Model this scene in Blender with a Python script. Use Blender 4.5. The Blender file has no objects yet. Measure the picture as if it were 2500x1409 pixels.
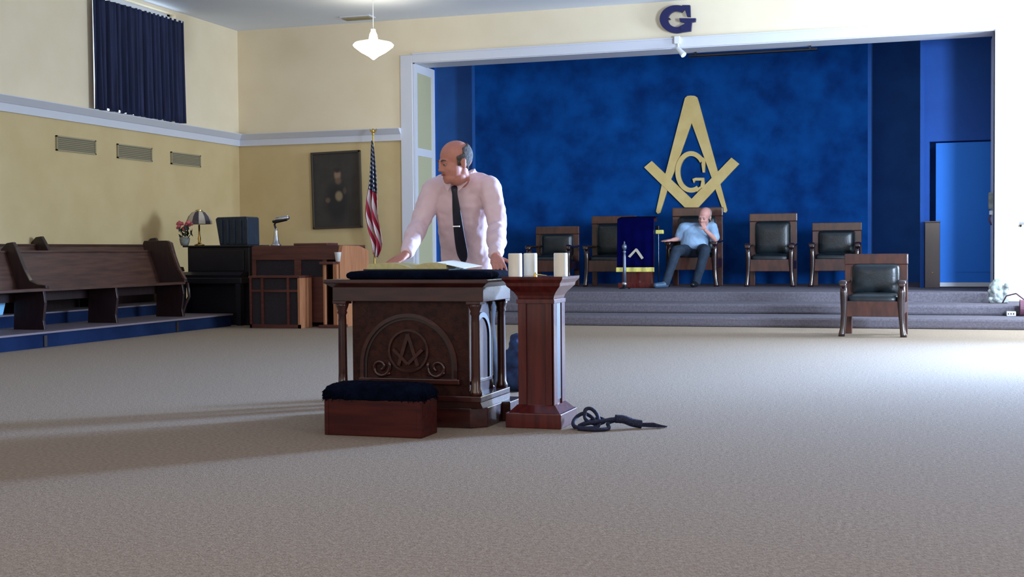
import bpy, bmesh, math, random
from mathutils import Vector, Matrix, Quaternion, noise
import numpy as np
random.seed(7)
C = bpy.context.scene
COL = C.collection

# ------------------------------------------------------------------ camera
FPX = 3079.0
YAW, PIT, ROL, EYE = 0.31004, -0.029959, -0.0082863, 1.0
cf = Vector((-math.sin(YAW)*math.cos(PIT), math.cos(YAW)*math.cos(PIT), math.sin(PIT)))
r0 = Vector((math.cos(YAW), math.sin(YAW), 0)); u0 = r0.cross(cf)
CR = math.cos(ROL)*r0 + math.sin(ROL)*u0
CU = -math.sin(ROL)*r0 + math.cos(ROL)*u0
cam = bpy.data.cameras.new('camera'); co = bpy.data.objects.new('camera', cam); COL.objects.link(co)
M = Matrix((CR, CU, -cf)).transposed().to_4x4(); M.translation = (0, 0, EYE); co.matrix_world = M
cam.sensor_width = 36; cam.lens = FPX/2500*36; cam.clip_end = 200
C.camera = co

def at(px, py, Y):
    """room point on the plane y = Y seen at a photo position"""
    v = cf*FPX + CR*(px-1250) + CU*(704.5-py)
    return Vector((0, 0, EYE)) + v*(Y/v.y)

# ------------------------------------------------------------------ world, lights, exposure
w = bpy.data.worlds.new('world'); C.world = w; w.use_nodes = True
bg = w.node_tree.nodes['Background']; bg.inputs[0].default_value = (1.0, 0.92, 0.82, 1); bg.inputs[1].default_value = 0.72
C.view_settings.view_transform = 'Standard'; C.view_settings.look = 'None'
C.view_settings.gamma = 1; C.view_settings.exposure = 0.0; C.view_settings.use_curve_mapping = False

def area(name, loc, target, sx, sy, power, col):
    l = bpy.data.lights.new(name, 'AREA'); l.shape = 'RECTANGLE'; l.size = sx; l.size_y = sy
    l.energy = power; l.color = col
    o = bpy.data.objects.new(name, l); COL.objects.link(o); o.location = loc
    d = (Vector(target)-Vector(loc)).normalized()
    o.rotation_euler = d.to_track_quat('-Z', 'Y').to_euler()
    return o
# daylight through the tall windows of the right wall
area('window_daylight', (4.45, 16.1, 2.2), (0, 15.6, 0.2), 2.0, 2.9, 900, (0.62, 0.80, 1.0))
wl_ = area('window_daylight', (4.45, 14.4, 2.0), (-2.6, 7.4, -0.9), 0.8, 1.3, 980, (0.34, 0.56, 1.0)); wl_.data.spread = math.radians(84)
wl_ = area('window_daylight', (4.45, 7.6, 2.1), (-1.2, 22.3, 1.6), 2.0, 2.4, 360, (0.60, 0.76, 1.0)); wl_.data.spread = math.radians(75)
area('window_daylight', (4.45, 3.0, 2.1), (0, 6.0, 1.4), 2.0, 2.4, 90, (0.8, 0.85, 1.0))
area('front_fill', (-3.0, -2.9, 2.9), (-4.0, 12, 2.2), 11.0, 2.6, 160, (1.0, 0.87, 0.72))  # unseen fill added behind the camera to brighten surfaces facing it

# ------------------------------------------------------------------ materials
def lin(c):
    c = c/255.0
    return c/12.92 if c <= 0.04045 else ((c+0.055)/1.055)**2.4
def rgb(r, g, b): return (lin(r), lin(g), lin(b), 1)
def mat(name, c1, c2=None, rough=0.6, scale=8, stretch=(1, 1, 1), bump=0.0, bscale=None, metal=0, coat=0, spec=0.5, detail=4, sheen=0, lo=0.35, hi=0.65):
    m = bpy.data.materials.new(name); m.use_nodes = True
    nt = m.node_tree; b = nt.nodes['Principled BSDF']
    b.inputs['Roughness'].default_value = rough; b.inputs['Metallic'].default_value = metal
    b.inputs['Specular IOR Level'].default_value = spec
    b.inputs['Coat Weight'].default_value = coat; b.inputs['Coat Roughness'].default_value = 0.09
    b.inputs['Sheen Weight'].default_value = sheen
    b.inputs['Base Color'].default_value = c1
    if c2 or bump:
        tc = nt.nodes.new('ShaderNodeTexCoord'); mp = nt.nodes.new('ShaderNodeMapping')
        mp.inputs['Scale'].default_value = stretch
        nt.links.new(tc.outputs['Object'], mp.inputs[0])
    if c2:
        n = nt.nodes.new('ShaderNodeTexNoise'); n.inputs['Scale'].default_value = scale; n.inputs['Detail'].default_value = detail
        r = nt.nodes.new('ShaderNodeValToRGB'); r.color_ramp.elements[0].position = lo; r.color_ramp.elements[1].position = hi
        r.color_ramp.elements[0].color = c1; r.color_ramp.elements[1].color = c2
        nt.links.new(mp.outputs[0], n.inputs['Vector']); nt.links.new(n.outputs['Fac'], r.inputs[0]); nt.links.new(r.outputs[0], b.inputs['Base Color'])
    if bump:
        n2 = nt.nodes.new('ShaderNodeTexNoise'); n2.inputs['Scale'].default_value = bscale or scale; n2.inputs['Detail'].default_value = 3
        bp = nt.nodes.new('ShaderNodeBump'); bp.inputs['Strength'].default_value = bump; bp.inputs['Distance'].default_value = 0.01
        nt.links.new(mp.outputs[0], n2.inputs['Vector']); nt.links.new(n2.outputs['Fac'], bp.inputs['Height']); nt.links.new(bp.outputs[0], b.inputs['Normal'])
    return m
def emis(name, c, s):
    m = bpy.data.materials.new(name); m.use_nodes = True; b = m.node_tree.nodes['Principled BSDF']
    b.inputs['Base Color'].default_value = c; b.inputs['Emission Color'].default_value = c; b.inputs['Emission Strength'].default_value = s
    return m
MT = dict(
    embroid=mat('beige_embroidery', rgb(186, 176, 160), None, 0.8), steel=mat('grey_steel', rgb(112, 120, 140), None, 0.4, metal=0.6),
    carpet=mat('carpet', rgb(138, 119, 102), rgb(170, 152, 132), 0.95, 55, bump=0.5, bscale=130, spec=0.1, detail=6, lo=0.3, hi=0.7),
    stepcarpet=mat('step_carpet', rgb(98, 93, 100), rgb(114, 108, 116), 0.95, 40, bump=0.5, bscale=130, spec=0.1),
    wall=mat('cream_paint', rgb(236, 220, 190), rgb(240, 225, 196), 0.6, 2, spec=0.3),
    walllow=mat('tan_paint', rgb(206, 182, 134), rgb(212, 189, 142), 0.6, 2, spec=0.3),
    ceil=mat('ceiling_paint', rgb(228, 236, 252), rgb(230, 238, 252), 0.8, 2),
    trim=mat('white_trim_paint', rgb(214, 216, 226), None, 0.45),
    strip=mat('olive_strip_paint', rgb(188, 184, 150), None, 0.6),
    bluewall=mat('mottled_blue_paint', rgb(5, 48, 110), rgb(10, 84, 162), 0.8, 2.4, detail=12, lo=0.3, hi=0.75, bump=0.1, bscale=9, spec=0.08),
    bluedark=mat('dark_blue_paint', rgb(18, 84, 160), rgb(22, 96, 176), 0.75, 2.0),
    bluedoor=mat('blue_door_paint', rgb(12, 128, 238), None, 0.6),
    bluedoorframe=mat('blue_wing_paint', rgb(14, 82, 172), rgb(18, 90, 182), 0.7, 2),
    plat=mat('blue_platform_paint', rgb(16, 30, 60), rgb(24, 40, 72), 0.9, 3, spec=0.1),
    platlip=mat('platform_lip_wood', rgb(120, 106, 112), None, 0.5),
    pew=mat('pew_wood', rgb(62, 38, 30), rgb(88, 56, 42), 0.42, 5, (6, 0.5, 6), coat=0.15, detail=6),
    pewdark=mat('pew_end_wood', rgb(34, 18, 20), rgb(48, 27, 27), 0.4, 5, (5, 5, 0.6), coat=0.15),
    altar=mat('altar_wood', rgb(44, 16, 16), rgb(66, 28, 22), 0.5, 6, (1, 5, 5), spec=0.15, coat=1.0, detail=6),
    altarv=mat('altar_upright_wood', rgb(44, 16, 16), rgb(66, 28, 22), 0.5, 6, (5, 5, 0.7), spec=0.15, coat=1.0, detail=6),
    carved=mat('carved_panel_wood', rgb(36, 15, 14), rgb(58, 28, 22), 0.6, 9, (3, 3, 3), spec=0.15, bump=0.3, bscale=28, coat=0.15),
    groove=mat('dark_groove_wood', rgb(30, 16, 18), None, 0.5),
    pillar=mat('pillar_red_wood', rgb(66, 14, 16), rgb(92, 28, 22), 0.5, 5, (6, 6, 0.5), spec=0.15, coat=1.0, detail=6),
    kneel=mat('kneeler_red_wood', rgb(52, 12, 14), rgb(74, 25, 20), 0.55, 5, (0.6, 5, 6), spec=0.2, coat=0.1, detail=6),
    velvet=mat('navy_velvet', rgb(4, 8, 22), rgb(9, 17, 36), 0.95, 14, bump=0.6, bscale=60, spec=0.05),
    chairwood=mat('chair_wood', rgb(56, 28, 24), rgb(80, 42, 32), 0.35, 5, (3, 3, 1), coat=0.4),
    chairleg=mat('chair_leg_wood', rgb(34, 18, 20), rgb(48, 28, 28), 0.25, 5, (5, 5, 0.6), coat=0.8),
    leather=mat('dark_green_leather', rgb(18, 25, 30), rgb(28, 38, 42), 0.32, 7, bump=0.15, bscale=40),
    organred=mat('organ_red_wood', rgb(80, 40, 36), rgb(102, 54, 46), 0.4, 4, (0.6, 5, 5), coat=0.15),
    organ_lit=mat('organ_lit_wood', rgb(168, 112, 78), rgb(190, 130, 92), 0.45, 4, (5, 5, 0.6)),  # organ wood lightened to orange for faces the window light strikes
    grille=mat('grille_cloth', rgb(36, 32, 40), rgb(48, 42, 48), 0.9, 60),
    black=mat('piano_black', rgb(16, 14, 26), rgb(24, 22, 34), 0.4, 4, coat=0.1),
    blackbox=mat('dark_blue_vinyl', rgb(22, 36, 54), rgb(34, 52, 72), 0.5, 6, (4, 4, 1)),
    metal=mat('brushed_metal', rgb(200, 200, 205), None, 0.25, metal=1),
    darkmetal=mat('dark_metal', rgb(60, 62, 72), None, 0.3, metal=1),
    brass=mat('brass', rgb(200, 170, 100), None, 0.3, metal=1),
    wax=mat('white_wax', rgb(236, 230, 214), rgb(242, 238, 226), 0.5, 12),
    wick=mat('wick', rgb(50, 44, 40), None, 0.9),
    gold=mat('gold_paint', rgb(232, 200, 124), rgb(240, 212, 140), 0.5, 5),
    navysign=mat('navy_sign_paint', rgb(16, 22, 78), None, 0.5),
    curtain=mat('navy_curtain', rgb(22, 30, 62), rgb(36, 46, 84), 0.85, 6, (8, 8, 0.3)),
    shirt=mat('pink_shirt', rgb(228, 200, 206), rgb(234, 208, 214), 0.8, 12, bump=0.15, bscale=30),
    shirtb=mat('light_blue_shirt', rgb(150, 184, 218), rgb(162, 194, 226), 0.8, 12),
    skin=mat('skin', rgb(186, 122, 104), rgb(198, 134, 116), 0.55, 10),
    skin2=mat('skin_flushed', rgb(206, 148, 136), rgb(214, 158, 146), 0.55, 10),
    lip=mat('lip', rgb(150, 82, 76), None, 0.5),
    hair=mat('grey_hair', rgb(66, 62, 60), rgb(104, 98, 94), 0.8, 60, bump=0.5, bscale=120),
    hair2=mat('white_grey_hair', rgb(150, 140, 136), rgb(180, 170, 166), 0.8, 60, bump=0.5, bscale=120),
    eyew=mat('eye_white', rgb(150, 128, 120), None, 0.3), eyed=mat('eye_iris', rgb(34, 26, 22), None, 0.2),
    trousers=mat('navy_trousers', rgb(20, 24, 38), rgb(28, 32, 48), 0.85, 14),
    trousers2=mat('slate_trousers', rgb(26, 40, 58), rgb(36, 52, 70), 0.85, 14),
    tie=mat('dark_tie', rgb(14, 16, 32), rgb(22, 24, 42), 0.5, 20),
    shoe=mat('black_shoe', rgb(20, 22, 28), None, 0.3), shoeb=mat('blue_grey_shoe', rgb(66, 90, 116), None, 0.45),
    page=mat('book_page', rgb(188, 180, 128), rgb(204, 196, 146), 0.7, 30), paper=mat('white_paper', rgb(238, 238, 232), None, 0.7),
    cover=mat('dark_green_cover', rgb(24, 44, 40), None, 0.6),
    rope=mat('navy_rope', rgb(14, 18, 44), rgb(26, 34, 70), 0.7, 60, bump=0.6, bscale=120),
    cloth=mat('navy_cloth', rgb(2, 3, 46), rgb(3, 5, 60), 0.95, 4, spec=0.03), fringe=mat('yellow_fringe', rgb(226, 216, 120), rgb(206, 190, 96), 0.8, 60),
    grey=mat('pale_grey_plaster', rgb(120, 126, 122), rgb(158, 162, 158), 0.8, 14, bump=0.6, bscale=30),
    vent=mat('vent_grey_paint', rgb(164, 154, 126), None, 0.7, spec=0.1), ventdark=mat('vent_shadow', rgb(126, 116, 94), None, 0.8),
    glassw=emis('daylit_glass', (0.8, 0.93, 1, 1), 2.2),
    opal=emis('lit_opal_glass', (1.0, 0.90, 0.66, 1), 9.0),
    shadeA=mat('lamp_shade_dark_glass', rgb(74, 66, 74), None, 0.3), shadeB=mat('lamp_shade_cream_glass', rgb(196, 186, 170), None, 0.3),
    red=mat('pink_red_petals', rgb(196, 84, 96), rgb(214, 120, 126), 0.7, 30), leaf=mat('dark_leaves', rgb(34, 44, 34), None, 0.7),
    whitepl=mat('white_plastic', rgb(228, 230, 232), None, 0.4), redpl=mat('dull_red_plastic', rgb(104, 62, 78), None, 0.5),
    tub=mat('pale_blue_reflection', rgb(150, 214, 250), None, 0.3), bluefab=mat('blue_fabric', rgb(54, 84, 130), rgb(30, 44, 80), 0.8, 12),
    pframe=mat('dark_picture_frame', rgb(58, 50, 44), None, 0.4, coat=0.3),
)

# ------------------------------------------------------------------ mesh helpers
class MB:
    """collects shapes in world (or local) coordinates, then links them as ONE mesh object"""
    def __init__(s): s.v = []; s.f = []
    def add(s, vs, fs):
        n = len(s.v); s.v += [tuple(v) for v in vs]; s.f += [tuple(i+n for i in f) for f in fs]; return s
    def box(s, x0, x1, y0, y1, z0, z1, bev=0.0):
        if bev <= 0:
            vs = [(x, y, z) for z in (z0, z1) for y in (y0, y1) for x in (x0, x1)]
            return s.add(vs, [(0, 2, 3, 1), (4, 5, 7, 6), (0, 1, 5, 4), (2, 6, 7, 3), (0, 4, 6, 2), (1, 3, 7, 5)])
        b = bmesh.new(); bmesh.ops.create_cube(b, size=1)
        for v in b.verts: v.co = Vector(((x0+x1)/2+v.co.x*(x1-x0), (y0+y1)/2+v.co.y*(y1-y0), (z0+z1)/2+v.co.z*(z1-z0)))
        bmesh.ops.bevel(b, geom=b.edges[:], offset=bev, segments=2, affect='EDGES', profile=0.6)
        return s.bm(b)
    def bm(s, b):
        b.verts.index_update(); s.add([v.co.copy() for v in b.verts], [[v.index for v in f.verts] for f in b.faces]); b.free(); return s
    def prism(s, pts, axis, a, b):
        """polygon pts (2D) extruded along axis from a to b; axis 0: pts=(y,z), 1: (x,z), 2: (x,y)"""
        n = len(pts)
        def mk(p, t): return (t, p[0], p[1]) if axis == 0 else ((p[0], t, p[1]) if axis == 1 else (p[0], p[1], t))
        vs = [mk(p, a) for p in pts]+[mk(p, b) for p in pts]
        return s.add(vs, [tuple(range(n-1, -1, -1)), tuple(range(n, 2*n))]+[(i, (i+1) % n, n+(i+1) % n, n+i) for i in range(n)])
    def tube(s, pts, r, seg=10, caps=True, closed=False):
        pts = [Vector(p) for p in pts]; n = len(pts); rs = r if isinstance(r, (list, tuple)) else [r]*n
        up = None; vs = []; fs = []
        for i, p in enumerate(pts):
            if closed: t = pts[(i+1) % n]-pts[i-1]
            else: t = pts[min(i+1, n-1)]-pts[max(i-1, 0)]
            t.normalize()
            if up is None: up = t.orthogonal().normalized()
            else:
                up = (up-t*up.dot(t)); up = up.normalized() if up.length > 1e-6 else t.orthogonal().normalized()
            sd = t.cross(up)
            for k in range(seg):
                a = 2*math.pi*k/seg; vs.append(p+(up*math.cos(a)+sd*math.sin(a))*rs[i])
        m = n if closed else n-1
        for i in range(m):
            for k in range(seg):
                j = (i+1) % n
                fs.append((i*seg+k, i*seg+(k+1) % seg, j*seg+(k+1) % seg, j*seg+k))
        if caps and not closed: fs += [tuple(range(seg-1, -1, -1)), tuple((n-1)*seg+k for k in range(seg))]
        return s.add(vs, fs)
    def lathe(s, prof, c, seg=24, sx=1, sy=1):
        """prof [(r,z)], around vertical axis at c"""
        vs = []; fs = []; n = len(prof)
        for r, z in prof:
            for k in range(seg):
                a = 2*math.pi*k/seg; vs.append((c[0]+r*sx*math.cos(a), c[1]+r*sy*math.sin(a), c[2]+z))
        for i in range(n-1):
            for k in range(seg): fs.append((i*seg+k, i*seg+(k+1) % seg, (i+1)*seg+(k+1) % seg, (i+1)*seg+k))
        fs += [tuple(range(seg-1, -1, -1)), tuple((n-1)*seg+k for k in range(seg))]
        return s.add(vs, fs)
    def frustum(s, c, half0, half1, z0, z1):
        """square frustum, half sizes (hx,hy) at z0, z1, centre c(x,y)"""
        vs = [(c[0]+sx*h[0], c[1]+sy*h[1], z) for h, z in ((half0, z0), (half1, z1)) for sx, sy in ((-1, -1), (1, -1), (1, 1), (-1, 1))]
        return s.add(vs, [(3, 2, 1, 0), (4, 5, 6, 7)]+[(i, (i+1) % 4, 4+(i+1) % 4, 4+i) for i in range(4)])
    def ell(s, c, r, rot=None, seg=16, rings=10):
        vs = []; fs = []; c = Vector(c)
        for i in range(rings+1):
            th = math.pi*i/rings
            for k in range(seg):
                a = 2*math.pi*k/seg
                v = Vector((r[0]*math.sin(th)*math.cos(a), r[1]*math.sin(th)*math.sin(a), r[2]*math.cos(th)))
                if rot is not None: v = rot @ v
                vs.append(c+v)
        for i in range(rings):
            for k in range(seg): fs.append((i*seg+k, (i+1)*seg+k, (i+1)*seg+(k+1) % seg, i*seg+(k+1) % seg))
        return s.add(vs, fs)
    def cap(s, p0, ra, p1, rb, seg=14):
        """tapered limb with round ends"""
        p0 = Vector(p0); p1 = Vector(p1); d = (p1-p0).normalized(); pts = []; rs = []
        for k in range(5):
            a = math.pi/2*(1-k/4.0); pts.append(p0-d*ra*math.sin(a)); rs.append(max(ra*math.cos(a), 0.0005))
        for k in range(5):
            a = math.pi/2*k/4.0; pts.append(p1+d*rb*math.sin(a)); rs.append(max(rb*math.cos(a), 0.0005))
        return s.tube(pts, rs, seg)
    def loft(s, rings, seg=24, power=2.0):
        """rings: (centre, u, v) with u, v half-axis vectors"""
        vs = []; fs = []; n = len(rings)
        for c, u, v in rings:
            for k in range(seg):
                a = 2*math.pi*k/seg; ca, sa = math.cos(a), math.sin(a)
                e = 2.0/power
                vs.append(Vector(c)+Vector(u)*math.copysign(abs(ca)**e, ca)+Vector(v)*math.copysign(abs(sa)**e, sa))
        for i in range(n-1):
            for k in range(seg): fs.append((i*seg+k, i*seg+(k+1) % seg, (i+1)*seg+(k+1) % seg, (i+1)*seg+k))
        fs += [tuple(range(seg-1, -1, -1)), tuple((n-1)*seg+k for k in range(seg))]
        return s.add(vs, fs)
    def build(s, name, m, parent=None, smooth=False, label=None, bevel=0.0, base=None):
        off = Vector((0, 0, 0))
        if parent is not None:
            p = parent
            while p is not None: off += p.location; p = p.parent
        elif base is not None: off = Vector(base)
        me = bpy.data.meshes.new(name); me.from_pydata([tuple(Vector(v)-off) for v in s.v], [], s.f); me.validate()
        b = bmesh.new(); b.from_mesh(me); bmesh.ops.recalc_face_normals(b, faces=b.faces); b.to_mesh(me); b.free()
        if smooth: me.polygons.foreach_set('use_smooth', [True]*len(me.polygons))
        me.materials.append(m if not isinstance(m, str) else MT[m])
        o = bpy.data.objects.new(name, me); COL.objects.link(o)
        if parent is not None: o.parent = parent
        elif base is not None: o.location = off
        if bevel:
            md = o.modifiers.new('bevel', 'BEVEL'); md.width = bevel; md.segments = 2; md.limit_method = 'ANGLE'
        if label: o['label'] = label
        return o
def tag(o, label=None, cat=None, group=None, kind=None):
    for k, v in (('label', label), ('category', cat), ('group', group), ('kind', kind)):
        if v: o[k] = v
    return o
def thing(name, loc, label, cat, group=None, rz=0):
    o = bpy.data.objects.new(name, None); o.empty_display_size = 0.1; COL.objects.link(o); o.location = loc; o.rotation_euler = (0, 0, rz)
    return tag(o, label, cat, group)
def struct(mb, name, m, parent=None, **k):
    o = mb.build(name, m, parent, **k)
    if parent is None: o['kind'] = 'structure'
    return o
KIDS = {}
def copy_tree(o, parent=None):
    c = o.copy(); COL.objects.link(c); c.parent = parent
    for ch in [x for x in list(COL.objects) if x.parent == o]: copy_tree(ch, c)
    return c
def baked(o):
    """apply modifiers"""
    dg = bpy.context.evaluated_depsgraph_get(); ev = o.evaluated_get(dg)
    me = bpy.data.meshes.new_from_object(ev); o.modifiers.clear(); o.data = me; return o
def fuse(mb, name, m, voxel, smooth, parent=None, base=None, noise_amp=0, noise_sc=8, fn=None):
    o = mb.build(name, m, parent, base=base)
    r = o.modifiers.new('r', 'REMESH'); r.mode = 'VOXEL'; r.voxel_size = voxel
    if smooth:
        k = o.modifiers.new('s', 'SMOOTH'); k.factor = 0.5; k.iterations = smooth
    baked(o)
    me = o.data
    off = Vector((0, 0, 0)); p = o
    while p is not None: off += p.location; p = p.parent
    if noise_amp or fn:
        for v in me.vertices:
            if noise_amp:
                q = (v.co+off)*noise_sc; d = noise.noise(Vector((q.x, q.y, q.z*0.55)))
                d2 = noise.noise(q*2.3+Vector((5, 1, 2)))
                v.co += v.normal*(d*noise_amp+d2*noise_amp*0.4)
            if fn: v.co = fn(v.co+off)-off
    me.polygons.foreach_set('use_smooth', [True]*len(me.polygons)); me.update()
    if not me.materials: me.materials.append(MT[m])
    return o

# ================================================================== ROOM
XL, YW, ZC = -10.52, 18.3, 4.61
OL, OR, OT = -7.45, 1.012, 3.93        # stage opening
XR = 4.3
struct(MB().box(XL-0.2, XR+0.2, -3.0, YW+0.3, -0.1, 0), 'floor', 'carpet')
struct(MB().box(XL-0.2, XR+0.2, -3.0, YW+0.3, ZC, ZC+0.1), 'ceiling', 'ceil')
# left wall with curtained window opening
WY0, WY1, WZ0, WZ1 = 14.5, 16.5, 2.93, 4.56
wl = struct(MB().box(XL-0.2, XL, -3, YW+.2, 0, 2.74), 'wall_left', 'walllow')
struct(MB().box(XL-0.2, XL, -3, WY0, 2.74, ZC).box(XL-0.2, XL, WY1, YW+.2, 2.74, ZC).box(XL-0.2, XL, WY0, WY1, 2.74, WZ0).box(XL-0.2, XL, WY0, WY1, WZ1, ZC), 'wall_left_upper', 'wall')
# back wall around the opening
struct(MB().box(XL, OL, YW, YW+0.2, 0, 2.74), 'wall_back', 'walllow')
struct(MB().box(XL, OL, YW, YW+0.2, 2.74, ZC).box(OL, OR, YW, YW+0.2, OT, ZC).box(OR, XR+.2, YW, YW+0.2, 0, ZC), 'wall_back_upper', 'wall')
# right wall with tall windows (beyond the frame, gives the daylight)
wr = MB(); wins = [(2.0, 4.0, 0.9, 3.3), (6.6, 8.6, 0.9, 3.3), (13.8, 15.0, 1.0, 2.8), (15.1, 17.1, 0.5, 3.6)]
y = -3.0
for a, b, c, d in wins:
    wr.box(XR, XR+.2, y, a, 0, ZC).box(XR, XR+.2, a, b, 0, c).box(XR, XR+.2, a, b, d, ZC); y = b
wr.box(XR, XR+.2, y, YW+.2, 0, ZC)
struct(wr, 'wall_right', 'wall')
struct(MB().box(XL-.2, XR+.2, -3.2, -3.0, 0, 1.2), 'wall_front', 'wall')
# picture-rail moulding: lower fascia and an overhanging cove above it
def rail_prof(sgn): return [(0, 2.735), (0.035, 2.735), (0.04, 2.835), (0.055, 2.838), (0.13, 2.915), (0.13, 2.925), (0, 2.925)]
struct(MB().prism([(XL+a, z) for a, z in rail_prof(1)], 1, -3, YW), 'trim_1', 'trim')
struct(MB().prism([(YW-a, z) for a, z in rail_prof(1)], 0, XL, OL-0.2), 'trim_2', 'trim')
# stage opening casing
TH = 0.125
struct(MB().box(OL-0.205, OL+0.0, YW-0.03, YW, 0, OT+TH), 'trim_3', 'trim', bevel=0.01)
struct(MB().box(OL, OR+0.01, YW-0.03, YW, OT, OT+TH).box(OL, OR+0.01, YW-0.045, YW-0.005, OT+TH, OT+TH+0.02), 'trim_4', 'trim')
struct(MB().box(OR, OR+0.18, YW-0.025, YW, 0.26, OT+TH), 'trim_5', 'trim', bevel=0.01)
# jambs and head lining (0.2 thick wall plus lining)
jl = struct(MB().box(OL-.02, OL+0.012, YW, YW+0.85, 0, OT).box(OL+.012, OL+.03, YW, YW+.1, 0, OT).box(OL+.012, OL+.03, YW+.72, YW+.85, 0, OT).box(OL+.012, OL+.03, YW+.1, YW+.72, 2.5, 2.62).box(OL+.012, OL+.03, YW+.1, YW+.72, OT-.14, OT), 'trim_6', 'trim')
for a, b in ((0.39, 2.5), (2.62, OT-.14)):
    MB().box(OL+.012, OL+.018, YW+.1, YW+.72, a, b).build('panel', 'strip', jl)
struct(MB().box(OR, OR+0.05, YW, YW+0.9, 0.39, OT), 'trim_7', 'trim')
struct(MB().box(OL, OR, YW, YW+0.5, OT-.012, OT+.05), 'trim_8', 'trim')
# stage shell
SX0, SX1, SY0, SYB, SZ = -9.4, 3.0, 17.92, 23.0, 0.39
struct(MB().box(-7.95, 4.25, 16.2, SY0+.02, 0, 0.13), 'floor_step_lower', 'stepcarpet', bevel=0.03)
struct(MB().box(-7.95, 4.25, 17.02, SY0+.02, 0.13, 0.26), 'floor_step_middle', 'stepcarpet', bevel=0.03)
struct(MB().box(OL, OR+.02, SY0, YW, 0.0, SZ).box(SX0, SX1, YW, SYB+.2, 0.2, SZ), 'floor_stage', 'stepcarpet', bevel=0.012)
struct(MB().box(OR+.02, XR, SY0, YW, 0.13, 0.26), 'floor_step_end', 'stepcarpet')
struct(MB().box(-7.84, -0.78, 22.3, 22.4, SZ, 5), 'wall_stage_back', 'bluewall')
struct(MB().box(SX0, SX1, SYB, SYB+.1, SZ, 5).box(-7.90, -7.84, 22.3, SYB, SZ, 5).box(-.78, -.72, 22.3, SYB, SZ, 5), 'wall_stage_recess', 'bluedark')
struct(MB().box(SX0, -7.83, 20.2, 20.3, SZ, 5).box(SX0, SX0+.1, YW+.2, 20.2, SZ, 5), 'wall_stage_left', 'bluedoorframe')
wsr = MB().box(0.12, 0.19, 20.2, 20.32, SZ, 5).box(0.19, SX1, 20.2, 20.3, 2.6, 5).box(1.5, SX1, 20.2, 20.3, SZ, 2.6).box(0.06, 0.12, 20.12, 20.36, SZ, 5)
struct(wsr, 'wall_stage_right', 'bluedoorframe')
struct(MB().box(SX1-.1, SX1, YW+.2, 20.2, SZ, 5), 'wall_stage_side', 'bluedark')
struct(MB().box(SX0, SX1, YW+.2, SYB+.2, 5.0, 5.1), 'ceiling_stage', 'bluedark')
struct(MB().box(.2, SX1, 20.9, 21.0, SZ, 2.7).box(.1, .2, 20.3, 21, SZ, 2.7), 'wall_stage_passage', 'bluedark')
d = struct(MB().box(0.285, 1.45, 20.19, 20.24, SZ+.075, 2.575), 'door_1', 'bluedoor', bevel=0.006)
MB().box(0.285, 1.45, 20.175, 20.235, SZ+.012, SZ+.075).build('kick_plate', 'whitepl', d, label='bright white strip along the bottom of the blue door')
MB().box(.36, 1.4, 20.183, 20.195, .62, .66).build('rail', 'bluedoor', d)
d = struct(MB().box(-8.75, -7.9, 20.14, 20.19, SZ, 2.50), 'door_2', 'bluedoor', bevel=0.006)
MB().ell((-7.97, 20.10, 1.4), (.03, .03, .03)).build('door_knob', 'metal', d)
struct(MB().box(OR+.18, XR, YW-.03, YW, .26, .5), 'baseboard_back', 'trim', bevel=0.006)
struct(MB().box(XL, OL-.21, YW-.02, YW, 0, .15), 'baseboard_left', 'trim')

# left window: frame, glass and sill
wf = MB().box(XL-.16, XL-.1, WY0, WY0+.07, WZ0, WZ1).box(XL-.16, XL-.1, WY1-.07, WY1, WZ0, WZ1).box(XL-.16, XL-.1, WY0, WY1, WZ0, WZ0+.05).box(XL-.16, XL-.1, WY0, WY1, WZ1-.05, WZ1).box(XL-.155, XL-.105, 15.47, 15.53, WZ0, WZ1)
win = struct(wf, 'window_1', 'trim')
for a, b in ((WY0+.07, 15.47), (15.53, WY1-.07)): MB().box(XL-.14, XL-.13, a, b, WZ0+.05, WZ1-.05).build('pane', 'glassw', win)

# curtain with folds, hem a little uneven over the sill
def curtain():
    vs = []; fs = []; ny, nz = 260, 12
    y0, y1, zt, zb = 14.39, 16.57, 4.43, 2.942
    for j in range(nz+1):
        t = j/nz
        for i in range(ny+1):
            u = i/ny; yy = y0+(y1-y0)*u
            amp = 0.022+0.02*t
            x = XL+0.075+amp*(math.sin(u*2*math.pi*19+1.3*math.sin(u*9))+0.45*math.sin(u*2*math.pi*31+2))
            yy += 0.008*math.sin(u*61+t*2)
            hem = 0.0
            if t == 1:
                hem = 0.004*math.sin(u*40)
                for c, h in ((.14, .055), (.25, .045), (.33, .045), (.405, .065), (.75, .05), (.87, .05)):
                    hem += h*max(0, 1-abs(u-c)/0.022)
            z = zt+(zb-zt)*t+hem+0.035*(1-t)*u
            vs.append((x, yy, z))
    for j in range(nz):
        for i in range(ny):
            a = j*(ny+1)+i; fs.append((a, a+1, a+ny+2, a+ny+1))
    return MB().add(vs, fs)
ct = thing('curtain', (XL+.07, 15.48, 2.95), 'pleated navy curtain hanging over the high window of the left wall', 'curtain')
cm = curtain().build('drape', 'curtain', ct, smooth=True)
sd = cm.modifiers.new('t', 'SOLIDIFY'); sd.thickness = 0.004; baked(cm)
MB().box(XL+.055, XL+.085, 14.37, 16.59, 4.44, 4.47).build('curtain_rail', 'whitepl', ct)
for a in (14.45, 15.5, 16.5): MB().box(XL, XL+.055, a, a+.03, 4.445, 4.465).build('bracket', 'whitepl', ct)

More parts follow.
